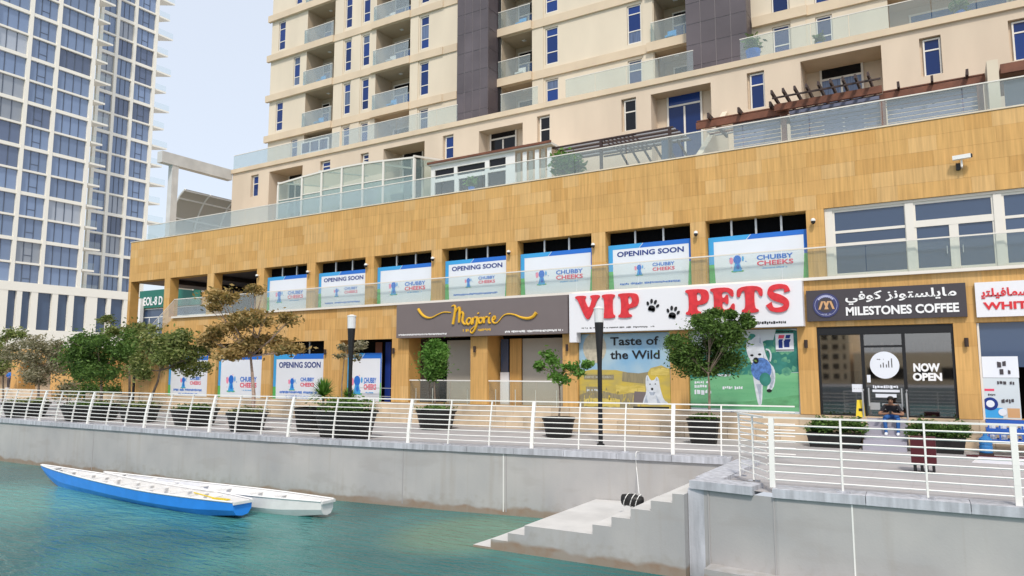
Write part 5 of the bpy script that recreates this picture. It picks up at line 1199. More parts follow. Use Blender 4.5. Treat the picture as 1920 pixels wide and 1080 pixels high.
# brown timber pergola
BP = 28.4
bp = thing('timber_pergola', (-4, BP, RZF), 'red brown timber pergola with rafter ends behind the roof glass at the right', 'pergola')
pts = [(1305, 232), (1420, 218), (1478, 195), (1650, 168), (1845, 146)]
def bpz(px): return np.interp(px, [1305, 1478, 1650, 1845], [236, 206, 178, 152])
segs_ = [(1305, 1478), (1455, 1655), (1655, 1848)]
for i, (p0, p1) in enumerate(segs_):
    (xa, za), (xb, zb) = RY(BP, p0, bpz(p0)), RY(BP, p1, bpz(p1)); zz = (za + zb) / 2 + (.10 if i == 1 else 0)
    ubox('beam', xa, xb, BP - (.3 if i == 1 else 0), BP + .14 - (.3 if i == 1 else 0), zz - .13, zz + .13, 'rust_wood', bp)
    if i != 1:
        for k in range(8): y = BP + .1 + k * .3; ubox('roof_slat', xa, xb, y, y + .12, zz + .20, zz + .24, 'greyslat' if k % 2 else 'rust_wood', bp)
        for k in range(3): x = xa + (xb - xa) * (k + .5) / 3; ubox('rafter', x - .04, x + .04, BP - .35, BP + 2.6, zz + .13, zz + .34, 'dark_wood', bp)
    else:
        n = 9
        for k in range(n):
            x = xa + (xb - xa) * (k + .3) / n; ubeam('rafter', (x - .10, BP - .9, zz + .42), (x + .10, BP + 2.2, zz + .0), .07, .16, 'dark_wood', bp)
        for y in (BP - .7, BP + .6, BP + 1.6): ubox('batten', xa, xb, y, y + .06, zz + .13 + (BP - y) * .12, zz + .19 + (BP - y) * .12, 'dark_wood', bp)
for p in (1468, 1655, 1840): x = RY(BP, p, 200)[0]; ubox('post', x - .09, x + .09, BP, BP + .18, RZF, RY(BP, p, bpz(p))[1], 'rust_wood', bp)
# blue grey shades seen through the glass below the pergola
for (p0, p1) in ((1375, 1462), (1482, 1650), (1665, 1838)):
    xa, xb = RY(BP + .3, p0, 230)[0], RY(BP + .3, p1, 200)[0]; n = 9
    for k in range(n): z = 11.1 + k * .155; ubox('shade_slat', xa, xb, BP + .3 - k * .01, BP + .32, z, z + .12, 'greyslat2', bp)
# white pier and brown awning at the right edge
pr_ = thing('terrace_pier', (1, 28, RZF), 'cream terrace pier beside the brown canopy at the right edge', 'wall')
xa, xb = RY(27.9, 1852, 150)[0], RY(27.9, 1874, 150)[0]; zt = RY(27.9, 1862, 112)[1]; ubox('pier', xa, xb, 27.9, 30, RZF, zt, 'cream', pr_)
aw = thing('timber_canopy', (3, 28, RZF), 'red brown timber canopy over blue glazing at the upper right corner', 'canopy')
xa = xb + .05; zt = RY(27.9, 1900, 116)[1]; ubox('fascia', xa, 9, 27.9, 28.05, zt - .32, zt, 'rust_wood', aw); ubox('roof', xa, 9, 28.05, 31, zt - .1, zt - .02, 'rust_wood', aw); ubox('glazing', xa + .1, 9, 28.5, 28.55, RZF, zt - .4, 'shopblue', aw)
# ================================================================ WHITE TOWER FAR LEFT
FX0 = -118.0
tow = thing('glass_tower', (FX0, 55, 0), 'tall white framed tower of blue grey glass at the left with small corner balconies', 'building')
M['towerwhite'] = mat('tower_white', (0.86, 0.82, 0.72), 0.6)
M['towerglass'] = mat('tower_glass', (0.175, 0.24, 0.375), 0.08, spec=1.0, objvar=.18)
M['towerglass2'] = mat('tower_glass_blind', (0.34, 0.37, 0.42), 0.15, spec=.8, objvar=.25)
M['towerglass3'] = mat('tower_glass_deep', (0.09, 0.12, 0.20), 0.05, spec=1.0, objvar=.2)
M['mull'] = mat('tower_mullion', (0.09, 0.11, 0.15), 0.5)
Yc = [onX(FX0, px, 225)[0] for px in (-82, -25, 44, 98, 167)]
zrows = [14.9 + 3.515 * k for k in range(0, 19)]
def face(X0, ys, z0i, glassw, thick_par, cw=.52, tag_last=True):
    for i, y in enumerate(ys): mb = MB(); mb.box(X0 - .3, X0 + .28, y - cw / 2, y + cw / 2, zrows[z0i], zrows[-1] + 2); mb.build('column', 'towerwhite', tow)
    for k in range(z0i, len(zrows)):
        hh = .52 if k % 2 == thick_par else .3
        mb = MB(); mb.box(X0 - .25, X0 + .22, ys[0], ys[-1], zrows[k] - hh / 2, zrows[k] + hh / 2); mb.build('spandrel', 'towerwhite', tow)
    for i in range(len(ys) - 1):
        for k in range(z0i, len(zrows) - 1):
            a, b = ys[i] + cw / 2, ys[i + 1] - cw / 2
            w = ubox('window', X0 - .22, X0 - .15, a, b, zrows[k] + .2, zrows[k + 1] - .2, random.choices(['towerglass', 'towerglass2', 'towerglass3'], [7, 1.6, 1.4])[0], tow)
            n = glassw[i]
            mb = MB()
            for q in range(1, n): yy = a + (b - a) * q / n; mb.box(X0 - .15, X0 - .09, yy - .05, yy + .05, zrows[k] + .22, zrows[k + 1] - .22)
            if i % 2 == 0 and n == 3: y1, y2 = a + (b - a) / 3, a + (b - a) * 2 / 3; mb.box(X0 - .15, X0 - .10, y1, y2, zrows[k] + 1.2, zrows[k] + 1.28)
            mb.build('mullion', 'mull', tow)
face(FX0, Yc, 0, [3, 3, 3, 4], 0)
X2 = -121.5
Y2 = [onX(X2, p, 225)[0] for p in (178, 209, 243, 283)]
face(X2, Y2, 0, [2, 3, 3], 0, cw=.52)
sd_ = MB(); sd_.box(X2 - 18, X2 - .3, Y2[-1] - .2, Y2[-1] + .1, 0, zrows[-1] + 2); sd_.box(X2 - 14, FX0 - .32, Yc[0] - 20, Yc[-1] + .3, 0, zrows[-1] + 2); sd_.build('side_wall', 'towerwhite', tow)
ubox('roof', X2 - 18, X2, Yc[0] - 20, Y2[-1], zrows[-1] + 2, zrows[-1] + 2.3, 'towerwhite', tow)
for k in range(0, len(zrows)):
    for (XX, y, L_, nm) in ((FX0, Yc[-1] + .42, 2.6, 'corner_balcony'), (X2, Y2[-1] + .4, 2.9, 'corner_balcony')):
        q = MB(); ext = L_ * (1 if k % 2 == 0 else .72); z = zrows[k]
        q.polyZ([(XX + .2, y), (XX + .2, y + ext), (XX - 4.0, y + .2), (XX - 4.0, y)], z - .18, z + .12); o = q.build(nm, 'towerwhite', tow)
        g_ = MB(); g_.quad((XX + .15, y, z + .13), (XX + .15, y + ext, z + .13), (XX + .15, y + ext, z + 1.2), (XX + .15, y, z + 1.2)); g_.build('balcony_glass', 'balglass', o)
# tall bays of the base storeys
zb0 = onX(FX0, 100, 620)[1]; zb1 = onX(FX0, 100, 551)[1]
fins = [(10, 27), (37, 54), (67, 94), (105, 125), (135, 159), (179, 198), (205, 229)]
hs = [(onX(FX0, a, 590)[0], onX(FX0, b, 590)[0]) for a, b in fins]
hs = [(hs[0][0] - 5, hs[0][0] - 3)] + hs
prev = hs[0][0] - 8
for a, b in hs + [(Y2[-1] + 1, Y2[-1] + 1.1)]:
    mb = MB(); mb.box(FX0 - .4, FX0 + .3, prev, a, 0, zrows[0] + .5); mb.build('base_pier', 'towerwhite', tow); prev = b
ubox('base_glass', FX0 - .31, FX0 - .2, hs[0][0] - 8, Y2[-1], 0, zrows[0], 'shopblue', tow)
ubox('base_band', FX0 - .4, FX0 + .34, hs[0][0] - 8, Y2[-1] + 1, zb1, zrows[0] + .6, 'towerwhite', tow); ubox('base_band', FX0 - .4, FX0 + .34, hs[0][0] - 8, Y2[-1] + 1, 0, zb0, 'towerwhite', tow)
# low stone wing behind the trees at the far left
lw_ = thing('far_pavilion', (-60, 30, 0), 'low tan pavilion with brown shop interior behind the left hand trees', 'building')
PYY = 34.0; xa, xb = onY(PYY, -60, 700)[0], onY(PYY, 160, 700)[0]
mb = MB(); wall_holes(mb, xa, xb, 0, 4.4, PYY, [(xa + 3 + i * 7.0, xa + 8.6 + i * 7.0, 0, 3.1, 1.5, 1) for i in range(int((xb - xa - 3) / 7.0))]); mb.quad((xb, PYY, 0), (xb, 50, 0), (xb, 50, 4.4), (xb, PYY, 4.4)); mb.quad((xa, PYY, 4.4), (xb, PYY, 4.4), (xb, 50, 4.4), (xa, 50, 4.4)); mb.build('wall', ['stone1', 'plinth'], lw_)
# opposite bank, behind the camera: only mirrored in glass and water
for (x0, x1, h, lab) in [(-34, -21, 30, 'tall cream block on the opposite bank mirrored in the left pane of the coffee shop'), (-20.5, -13.5, 13, 'narrow windowed block on the opposite bank mirrored in the coffee shop door'), (-13, 30, 5.2, 'low cream arcade on the opposite bank mirrored along the coffee shop glass')]:
    ob = thing('opposite_building', ((x0 + x1) / 2, -85, 0), lab, 'building')
    ubox('wall', x0, x1, -95, -75, -1, h, 'warmblock', ob); st_ = 1.6 if h == 13 else 3.4
    for k in range(int((h - 1) / st_)):
        ubox('window_row', x0 + .6, x1 - .6, -75, -74.9, 1 + k * st_, 1 + k * st_ + st_ * .55, 'blackglass', ob)
        q = x0 + .6
        while q < x1 - 1: ubox('pier', q, q + st_ * .4, -74.9, -74.7, .9 + k * st_, 1.1 + k * st_ + st_ * .55, 'warmblock', ob); q += st_
bank = MB(); bank.quad((-400, -120, .2), (200, -120, .2), (200, -55, .2), (-400, -55, .2)); bank.quad((-400, -55, .2), (200, -55, .2), (200, -55, -3), (-400, -55, -3)); setp(bank.build('far_bank', 'concrete', origin=(0, 0, 0)), kind='structure')
# ================================================================ STREET FURNITURE
M['frost'] = mat('frosted_lamp_glass', (0.70, 0.71, 0.72), 0.35)
def lamp(x, y, label):
    t = thing('street_lamp', (x, y, 0), label, 'street lamp', 'black lamp posts along the promenade')
    mb = MB(); mb.lathe(x, y, [(.13, 0), (.13, .05), (.075, .07), (.075, 2.6), (.085, 2.9), (.15, 4.05), (.15, 4.12)], 14); mb.build('pole', 'black_metal', t, smooth=False)
    mb = MB(); mb.lathe(x, y, [(.155, 4.12), (.165, 4.58)], 14); mb.build('lamp_glass', 'frost', t); mb = MB(); mb.lathe(x, y, [(.18, 4.58), (.18, 4.62), (.05, 4.66)], 14); mb.build('cap', 'white', t)
lamp(-10.1, 22.58, 'black flared street lamp in front of the big red letters')
lamp(-19.88, 20.9, 'black flared street lamp between the autumn tree and the taupe sign')
lamp(onY(26.35, 252, 700)[0], 26.35, 'black street lamp with its head hidden between the left hand trees'); lamp(-52.5, 22.5, 'black street lamp farthest left among the pale trees')

def depth_of(x, y): return float((np.array([x, y, 1.5]) - CAM) @ Fv)
def px2m(Y, px, py): x, z = onY(Y, px, py); return x, z, depth_of(x, Y) / FPX
def tree(name, label, Y, trunk, clumps, pal, n, size, cat='tree', group=None, r0=.07, barkm='bark', zbase=0.0, limbs=True, dy=.8):
    P = [px2m(Y, *p) for p in trunk]; x0 = P[0][0]
    t = thing(name, (x0, Y, zbase), label, cat, group)
    pts = [(x0, Y, zbase)] + [(p[0], Y, p[1]) for p in P if p[1] > zbase + .05]
    mb = MB(); rs = [r0 * (1 - .55 * i / max(1, len(pts) - 1)) for i in range(len(pts))]; mb.tube(pts, rs, 7)
    C = []; gs = 1.28 if group == G4 else 1.08
    for (px, py, rx, ry) in clumps:
        x, z, s = px2m(Y, px, py); off = random.uniform(-dy, dy) * min(1, rx * s)
        C.append((x, Y + off, z, rx * s * gs, max(rx * s * .75, ry * s), ry * s * gs))
    if limbs:
        tip = Vector(pts[-1])
        for c in C:
            e = Vector((c[0], c[1], c[2])); st = tip if e.z > tip.z - .2 else Vector(pts[-2] if len(pts) > 2 else pts[-1])
            mid = (st + e) / 2 + Vector((random.uniform(-.1, .1), random.uniform(-.1, .1), -.05)); mb.tube([st, mid, e], [r0 * .4, r0 * .28, r0 * .12], 5)
            for _ in range(3):
                e2 = e + Vector((random.uniform(-1, 1) * c[3], random.uniform(-1, 1) * c[4], random.uniform(-.6, .8) * c[5])) * .8
                mb.tube([mid, (mid + e2) / 2 + Vector((0, 0, .04)), e2], [r0 * .2, r0 * .14, r0 * .07], 4)
    mb.build('trunk', barkm, t)
    tot = sum(c[3] * c[5] for c in C); cl = []
    for c in C:
        k = max(1, int(round(c[3] * c[5] / .12)))
        for _ in range(k):
            if rng.random() < .28: continue
            u = rng.normal(size=3); u /= np.linalg.norm(u); rr = rng.random() ** .4 * .85
            cl.append((c[0] + u[0] * rr * c[3], c[1] + u[1] * rr * c[4], c[2] + u[2] * rr * c[5], max(.2, c[3] * .42), max(.2, c[4] * .42), max(.12, c[5] * .42)))
    cl = cl + [(c[0], c[1], c[2], c[3], c[4], c[5]) for c in C for _ in range(max(1, round(len(cl) / len(C) * .28)))]
    leaves(cl, 1.15 * n / max(1, len(cl)), size, pal, t, 'crown')
    return t
def pot(px0, px1, py_bot, hgt, label, name='planter', fol=None, pal='green', yy=None, group='black planters on the promenade', nf=350, spiky=False):
    X0, Y0 = onZ(0, px0, py_bot) if yy is None else (onY(yy, px0, py_bot)[0], yy); s = depth_of(X0, Y0) / FPX; X1 = onY(Y0, px1, py_bot)[0]
    cx, r = (X0 + X1) / 2, (X1 - X0) / 2
    t = thing(name, (cx, Y0, 0), label, 'planter', group)
    mb = MB(); mb.lathe(cx, Y0, [(r * .72, 0), (r * .80, .04), (r * .98, hgt - .1), (r * 1.04, hgt - .09), (r * 1.04, hgt), (r * .92, hgt), (r * .9, hgt - .06), (.01, hgt - .06)], 18); mb.build('pot', 'pot', t)
    for k in range(3): mb = MB(); z = hgt * (.22 + .22 * k); rr = r * (.74 + .26 * (z / hgt)) + .012; mb.lathe(cx, Y0, [(rr, z), (rr + .012, z + .015), (rr, z + .03)], 18); mb.build('rib', 'pot', t)
    if fol: leaves([(cx, Y0, hgt + fol * .35, r * .9, r * .9, fol * .6)], nf, .07, pal, t, 'foliage')
    return cx, Y0, r
# left hand trees (bases behind the railing)
G4 = 'trees on the left promenade'
tree('tree', 'broad tree with orange brown layered foliage and a pale trunk near the lamp post', 22.8, [(476, 740), (473, 700), (470, 668)],
     [(440, 556, 42, 13), (400, 572, 24, 12), (478, 545, 22, 9), (505, 602, 60, 17), (556, 600, 22, 10), (440, 618, 46, 15), (410, 640, 30, 14), (480, 636, 62, 17), (455, 660, 55, 13), (530, 655, 48, 11), (565, 655, 18, 8)], 'autumn', 9500, .105, r0=.11, barkm='palebark', group=G4)
tree('tree', 'olive green tree with a curved trunk left of the first OPENING SOON banner', 22.4, [(284, 745), (296, 715), (300, 695)],
     [(332, 648, 52, 26), (290, 650, 38, 32), (362, 664, 24, 20), (318, 678, 50, 22), (280, 690, 30, 22), (345, 630, 28, 12)], 'olive', 9500, .095, r0=.09, group=G4)
tree('tree', 'dense bright green tree in the middle of the left hand group', 23.2, [(190, 745), (190, 715), (188, 690)],
     [(190, 640, 58, 22), (165, 665, 50, 32), (215, 660, 42, 32), (195, 695, 55, 26), (140, 640, 28, 14), (150, 690, 34, 20)], 'green', 11000, .10, r0=.10, group=G4)
tree('tree', 'dark brownish green tree rising behind the bright green one', 25.6, [(243, 745), (243, 690), (245, 650)],
     [(236, 618, 36, 16), (195, 600, 20, 8), (275, 622, 22, 14), (255, 645, 40, 20), (215, 628, 26, 14)], 'olive', 5200, .10, r0=.09, group=G4)
tree('tree', 'pale grey green blossom tinted tree near the left edge', 23.5, [(72, 740), (73, 715), (72, 690)],
     [(85, 650, 46, 17), (70, 680, 52, 26), (110, 672, 34, 22), (40, 660, 34, 18), (75, 705, 40, 16)], 'grey', 7500, .095, r0=.09, group=G4)
tree('tree', 'sparse olive tree cut by the left edge of the picture', 25.5, [(6, 742), (6, 700), (5, 670)],
     [(10, 665, 34, 20), (28, 625, 16, 10), (0, 628, 18, 12), (20, 688, 30, 14)], 'olive', 4500, .10, r0=.08, group=G4)
tree('tree', 'thin half bare tree with a few dry leaves right of the left lamp post', 24.5, [(640, 790), (641, 720), (646, 668)],
     [(655, 652, 24, 7), (672, 644, 12, 6), (648, 668, 18, 6), (668, 670, 10, 8), (636, 650, 12, 6)], 'grey', 420, .10, r0=.045, group='small trees in planters')
# topiary, sparse tree, big tree
pot(788, 848, 803, .82, 'black planter with low green growth under the round clipped tree', fol=.22, nf=500)
tree('tree', 'small tree clipped to a dense round green ball in front of the taupe sign shop', 25.3, [(816, 760), (815, 735), (814, 715)], [(812, 678, 33, 34), (812, 660, 26, 24), (812, 692, 30, 20), (814, 645, 12, 8)], 'fresh', 8500, .07, group='small trees in planters', r0=.05, zbase=.7, limbs=False, dy=.1)
pot(1021, 1075, 818, .74, 'ribbed black planter holding the sparse young tree')
tree('tree', 'sparse young tree with spreading twigs in front of the grey blinds', 24.7, [(1048, 790), (1050, 760), (1049, 725), (1040, 700)], [(1028, 665, 16, 11), (1045, 682, 18, 10), (1078, 688, 20, 9), (1008, 688, 12, 9), (1062, 712, 18, 9), (1100, 684, 10, 8), (1046, 704, 16, 8), (1090, 700, 14, 6)], 'fresh', 1500, .09, group='small trees in planters', r0=.045, zbase=.7)
pot(1290, 1350, 831, .86, 'black planter with green growth at the foot of the big tree', fol=.18, nf=400)
tree('tree', 'big dark green tree in a planter covering the word on the white sign', 24.6, [(1330, 790), (1330, 730), (1328, 700)],
     [(1330, 655, 44, 34), (1288, 655, 32, 30), (1372, 632, 28, 28), (1335, 612, 38, 20), (1300, 690, 40, 18), (1355, 678, 34, 24), (1398, 600, 12, 12), (1338, 588, 16, 9), (1262, 640, 16, 12), (1310, 600, 14, 10), (1368, 590, 10, 8)], 'green', 34000, .06, group='small trees in planters', r0=.06, zbase=.7)
# big planters near the lamp
cx, Y0, r = pot(606, 692, 819, 1.0, 'widest black planter with leafy growth right of the lamp post', fol=.55, nf=1500)
for (px, py, lab) in [(606, 742, 'spiky yucca like plant in front of the lamp post'), (655, 748, 'smaller spiky plant right of the lamp post')]:
    x, z, s = px2m(21.0, px, py); t = thing('yucca_plant', (x, 21.0, .0), lab, 'plant', 'spiky plants')
    mb = MB(); mb.tube([(x, 21.0, 0), (x + .02, 21.0, z - .1)], .05, 6); mb.build('stem', 'bark', t)
    mb = MB(); R = 38 * s if px < 640 else 24 * s
    for k in range(190 if px < 640 else 120):
        a = random.uniform(0, 6.283); e = random.uniform(-.3, 1.4); d = Vector((math.cos(a) * math.cos(e), math.sin(a) * math.cos(e), math.sin(e))); sd2 = d.cross(Vector((0, 0, 1))).normalized() * .022
        p = Vector((x, 21.0, z)); q = p + d * R * .6; tip = p + d * R + Vector((0, 0, -R * .15 * math.cos(e)))
        mb.add([p - sd2, p + sd2, q + sd2 * 1.2, q - sd2 * 1.2, tip], [(0, 1, 2, 3), (3, 2, 4)], random.choice([0, 0, 1, 2]))
    mb.build('leaf_rosette', LEAF['fresh'], t)
cx, Y0, r = pot(560, 604, 806, .95, 'round black planter left of the widest one by the lamp post')
for i, (a, b, yb, lab) in enumerate([(438, 488, 806, 'black planter behind the railing under the autumn tree'), (338, 392, 796, 'black planter behind the railing left of the autumn tree'), (240, 282, 790, 'black planter behind the railing below the olive tree'), (142, 200, 786, 'black planter behind the railing below the bright green tree'), (28, 68, 780, 'black planter behind the railing at the far left')]):
    pot(a, b, yb, .75, lab, fol=.25, pal='green' if i % 2 else 'olive', nf=500)
# low shrubs at the foot of the left trees
for px, py, lab, pal in [(128, 725, 'pale bushy shrub behind the railing between the left trees', 'grey'), (165, 725, 'green shrub at the foot of the bright green tree', 'green'), (205, 728, 'dark green shrub behind the railing left of the lamp post', 'green')]:
    x, z, s = px2m(27.5, px, py); t = thing('shrub', (x, 27.5, 0), lab, 'shrub'); leaves([(x + random.uniform(-.8, .8), 27.5 + random.uniform(-.4, .4), z * random.uniform(.4, 1.0), .7, .6, .55) for _ in range(7)], 260, .09, pal, t, 'foliage')
    mb = MB(); mb.tube([(x, 27.5, 0), (x, 27.5, max(.4, z))], .05, 5); mb.build('stem', 'bark', t)
# hedge troughs by the coffee shop
for (a, b, yb, lab) in [(1512, 1616, 834, 'long dark trough of green shrubs left of the coffee shop steps'), (1706, 1812, 838, 'long dark trough of green shrubs right of the coffee shop steps')]:
    Yh = 25.7; xa, xb = onY(Yh, a, 820)[0], onY(Yh, b, 820)[0]; t = thing('hedge_trough', ((xa + xb) / 2, Yh, 0), lab, 'planter', 'hedge troughs')
    mb = MB(); mb.add([(xa + .1, Yh, 0), (xb - .1, Yh, 0), (xb - .1, Yh + .6, 0), (xa + .1, Yh + .6, 0), (xa, Yh - .05, .48), (xb, Yh - .05, .48), (xb, Yh + .65, .48), (xa, Yh + .65, .48)], [(0, 3, 2, 1), (4, 5, 6, 7), (0, 1, 5, 4), (1, 2, 6, 5), (2, 3, 7, 6), (3, 0, 4, 7)]); mb.build('trough', 'pot', t)
    cl = [(xa + (xb - xa) * (k + .5) / 9 + random.uniform(-.08, .08), Yh + random.uniform(.0, .5), .62 + random.uniform(-.05, .14), .22, .28, .24) for k in range(9)] * 2
    leaves(cl, 190, .06, 'green', t, 'foliage')
# coffee shop steps
sx0, sx1 = onY(26.2, 1620, 800)[0], onY(26.2, 1700, 800)[0]
stp = thing('shop_steps', ((sx0 + sx1) / 2, 26.2, 0), 'grey carpeted steps up to the coffee shop door', 'stairs')
for k, (y, z) in enumerate([(25.45, .15), (25.75, .29), (26.05, .44), (26.35, .69), (26.6, .93)]): ubox('step', sx0, sx1, y, FY - .05, (0 if k == 0 else [.15, .29, .44, .69][k - 1] + .001), z, 'grey_lav', stp)
for s in (sx0 - .03, sx1 + .03):
    mb = MB(); mb.tube([(s, 26.6, .93), (s, 26.6, 1.75), (s, 26.9, 1.85)], .03, 6); mb.build('handrail', 'steel', stp)
# wet floor board
t = thing('wet_floor_board', (-2.5, 26.75, .0), 'yellow folding wet floor board beside the coffee shop door', 'sign')
xa, zb = onY(26.8, 1606, 781); xb, zt = onY(26.8, 1622, 750)
M['yellow'] = mat('yellow_plastic', (0.75, 0.55, 0.02), 0.4)
ubox('stand_base', xa - .05, xb + .05, 26.55, 26.97, .0, zb, 'plinth', t)
mb = MB(); mb.add([(xa, 26.6, zb), (xb, 26.6, zb), (xb - .04, 26.78, zt), (xa + .04, 26.78, zt), (xa, 26.63, zb), (xb, 26.63, zb), (xb - .04, 26.80, zt), (xa + .04, 26.80, zt)], [(0, 1, 2, 3), (4, 7, 6, 5), (0, 4, 5, 1), (1, 5, 6, 2), (2, 6, 7, 3), (3, 7, 4, 0)]); mb.build('board', 'yellow', t)
mb = MB(); h = zt - zb; scribble(mb, xa + .06, xb - .06, zt - .14, zt - .06, 26.755, 0, 1); mb.box(xa + .09, xb - .09, 26.66, 26.665, zb + .15, zb + .28); mb.build('print', 'ink', t)

# cameras and lamps on the facade
def bracket_camera(px, py, label):
    x, z = onY(FY, px, py); t = thing('security_camera', (x, FY, z), label, 'camera', 'small security cameras between the upper bays')
    mb = MB(); mb.tube([(x, FY, z + .08), (x, FY - .16, z + .08)], .025, 6); mb.build('bracket', 'white', t); mb = MB(); mb.lathe(x, FY - .16, [(.03, z + .12), (.075, z + .09), (.08, z + .02)], 10); mb.build('housing', 'white', t)
    mb = MB(); mb.lathe(x, FY - .16, [(.075, z + .02), (.07, z - .05), (.02, z - .09)], 10); mb.build('dome', 'black_metal', t)
for px, py, w in [(486, 519, 'right of the open arcade bays'), (581, 512, 'above the pier between the first two upper banners'), (690, 499, 'on the pier right of the second upper banner'), (815, 487, 'on the pier above the left end of the gold script'), (957, 475, 'on the pier above the flourish of the gold script'), (1115, 462, 'on the pier above the first red letter'), (1307, 440, 'on the pier left of the largest upper banner'), (1526, 417, 'on the pier left of the cream framed window')]:
    bracket_camera(px, py, 'small dome camera ' + w)
x, z = onY(FY, 1803, 310); t = thing('security_camera', (x, FY, z), 'large white bullet camera on the stone fascia at the upper right', 'camera')
mb = MB(); mb.tube([(x, FY, z - .08), (x, FY - .22, z - .08), (x, FY - .22, z + .12)], .03, 6); mb.build('bracket', 'white', t)
mb = MB(); mb.beam((x - .24, FY - .24, z + .20), (x + .26, FY - .3, z + .21), .15, .13); mb.build('housing', 'white', t); mb = MB(); mb.beam((x + .26, FY - .3, z + .21), (x + .30, FY - .305, z + .21), .11, .10); mb.build('lens', 'black_metal', t)
mb = MB(); mb.box(x - .16, x - .04, FY - .12, FY - .01, z - .16, z + .06); mb.build('junction_box', 'black_metal', t)
for px, py, w in [(395, 663, 'between the first two lower banners'), (612, 660, 'on the pier beside the left lamp post'), (740, 658, 'on the pier left of the topiary tree'), (892, 655, 'on the middle pier below the taupe sign'), (1065, 652, 'on the pier left of the blue sky poster'), (1512, 645, 'on the pier left of the coffee shop'), (1812, 642, 'on the pier right of the coffee shop')]:
    x, z = onY(FY, px, py); t = thing('wall_lamp', (x, FY - .05, z - .14), 'small dark up and down wall lamp ' + w, 'wall lamp', 'wall lamps on the lower piers')
    mb = MB(); mb.lathe(x, FY - .10, [(.06, z - .14), (.06, z + .14)], 10); mb.build('housing', 'darkbrown', t); ubox('mount', x - .03, x + .03, FY - .06, FY - .01, z - .04, z + .04, 'steel', t)

# ---------------------------------------------------------------- red stool, crates, bottle
t = thing('red_stand', (-.67, 20.8, 0), 'dark red box stand on black legs behind the right railing', 'stand')
M['darkred'] = mat('dark_red', (0.075, 0.008, 0.014), 0.5)
xa, xb = onY(20.8, 1709, 860)[0], onY(20.8, 1756, 860)[0]; ubox('box', xa, xb, 20.6, 21.1, .24, .86, 'darkred', t)
for x in (xa + .07, xa + .22, xb - .22, xb - .07): ubox('leg', x - .03, x + .03, 20.65, 21.05, 0, .24, 'black_metal', t)
CY = 25.9; xa = onY(CY, 1849, 800)[0]
M['crateblue'] = mat('blue_plastic', (0.02, 0.10, 0.42), 0.4); M['bottle'] = mat('blue_bottle', (0.03, 0.17, 0.42), 0.25)
for k, (dx, zz, lab) in enumerate([(0, .36, 'upper blue plastic crate stacked beside the notice window'), (0, .04, 'lower blue plastic crate under the other at the right edge')]):
    t = thing('crate', (xa + .9, CY, zz), lab, 'crate', 'blue crates'); a, b = xa + dx, xa + 1.5; z0 = zz + .35; 
    for (u0, u1, v0, v1) in ((a, b, CY, CY + .03), (a, b, CY + .6, CY + .63), (a, a + .03, CY + .031, CY + .599), (b - .03, b, CY + .031, CY + .599)):
        ubox('side_rail', u0, u1, v0, v1, z0 + .22, z0 + .31, 'crateblue', t); ubox('side_rail', u0, u1, v0, v1, z0, z0 + .08, 'crateblue', t)
    for q in range(6): x = a + .04 + (b - a - .12) * q / 5; ubox('bar', x, x + .04, CY + .004, CY + .026, z0 + .08, z0 + .22, 'crateblue', t)
    for q in range(5): x = a + .15 + q * .27; mb = MB(); mb.lathe(x, CY + .3, [(.1, z0 + .02), (.1, z0 + .2), (.04, z0 + .27)], 8); mb.build('bottle', 'pwhite', t)
ubox('table_top', xa, xa + 1.6, CY - .02, CY + .65, .35, .39, 'white', thing('low_table', (xa + .8, CY, 0), 'low white table carrying the blue crates at the right edge', 'table'))
xb_ = onY(CY - .4, 1847, 815)[0]; t = thing('water_bottle', (xb_, CY - .4, 0), 'large blue water bottle standing left of the crates', 'bottle')
mb = MB(); y = CY - .4; mb.lathe(xb_, y, [(.15, .10), (.17, .13), (.17, .3), (.155, .33), (.17, .36), (.17, .5), (.06, .6), (.05, .66)], 14); mb.build('body', 'bottle', t); ubox('stand', xb_ - .18, xb_ + .18, y - .18, y + .18, 0, .1, 'darkbrown', t)
t = thing('red_edged_mat', (1.2, 23.6, 0), 'pale mat with dark red edge on the paving at the right', 'mat')
xa, ya = onZ(0, 1812, 856); mb = MB(); mb.polyZ([(xa, ya), (xa + 4, ya), (xa + 4, ya + .12), (xa, ya + .12)], .006, .05); mb.build('edge', 'darkred', t); mb = MB(); mb.polyZ([(xa + .1, ya - 1.6), (xa + 4, ya - 1.6), (xa + 4, ya - .01), (xa + .3, ya - .01)], .005, .02); mb.build('mat', 'signwhite', t)

# ---------------------------------------------------------------- bag and rope on the landing
bx, by = onZ(-1.05, 1186, 950); by = min(by, qy(bx) - .35); t = thing('bag', (bx, by, -1.05), 'black bag with white straps lying on the stair landing', 'bag')
mb = MB(); mb.tube([(bx - .30, by, -.90), (bx - .27, by, -.89), (bx, by, -.88), (bx + .27, by, -.90), (bx + .30, by, -.91)], [.05, .14, .165, .13, .05], 12); mb.build('body', 'pot', t, smooth=True)
for dx in (-.16, .02, .17):
    mb = MB(); mb.tube([(bx + dx + .06 * math.sin(a), by + .168 * math.cos(a), -.885 + .168 * math.sin(a)) for a in np.linspace(0, 6.283, 15)], .012, 4); mb.build('strap', 'white', t)
t = thing('rope', (bx + .1, qy(bx) + .0, .1), 'thin white rope hanging from the coping down to the black bag', 'rope')
mb = MB(); xr_ = onY(qy(-9.0), 1188, 870)[0]; yq = qy(xr_); mb.tube(catmull([(xr_, yq + .3, .13), (xr_ + .02, yq - .03, .11), (xr_ + .05, yq - .05, -.4), (bx + .15, by + .1, -.72)], 5), .014, 5); mb.build('strand', 'white', t)

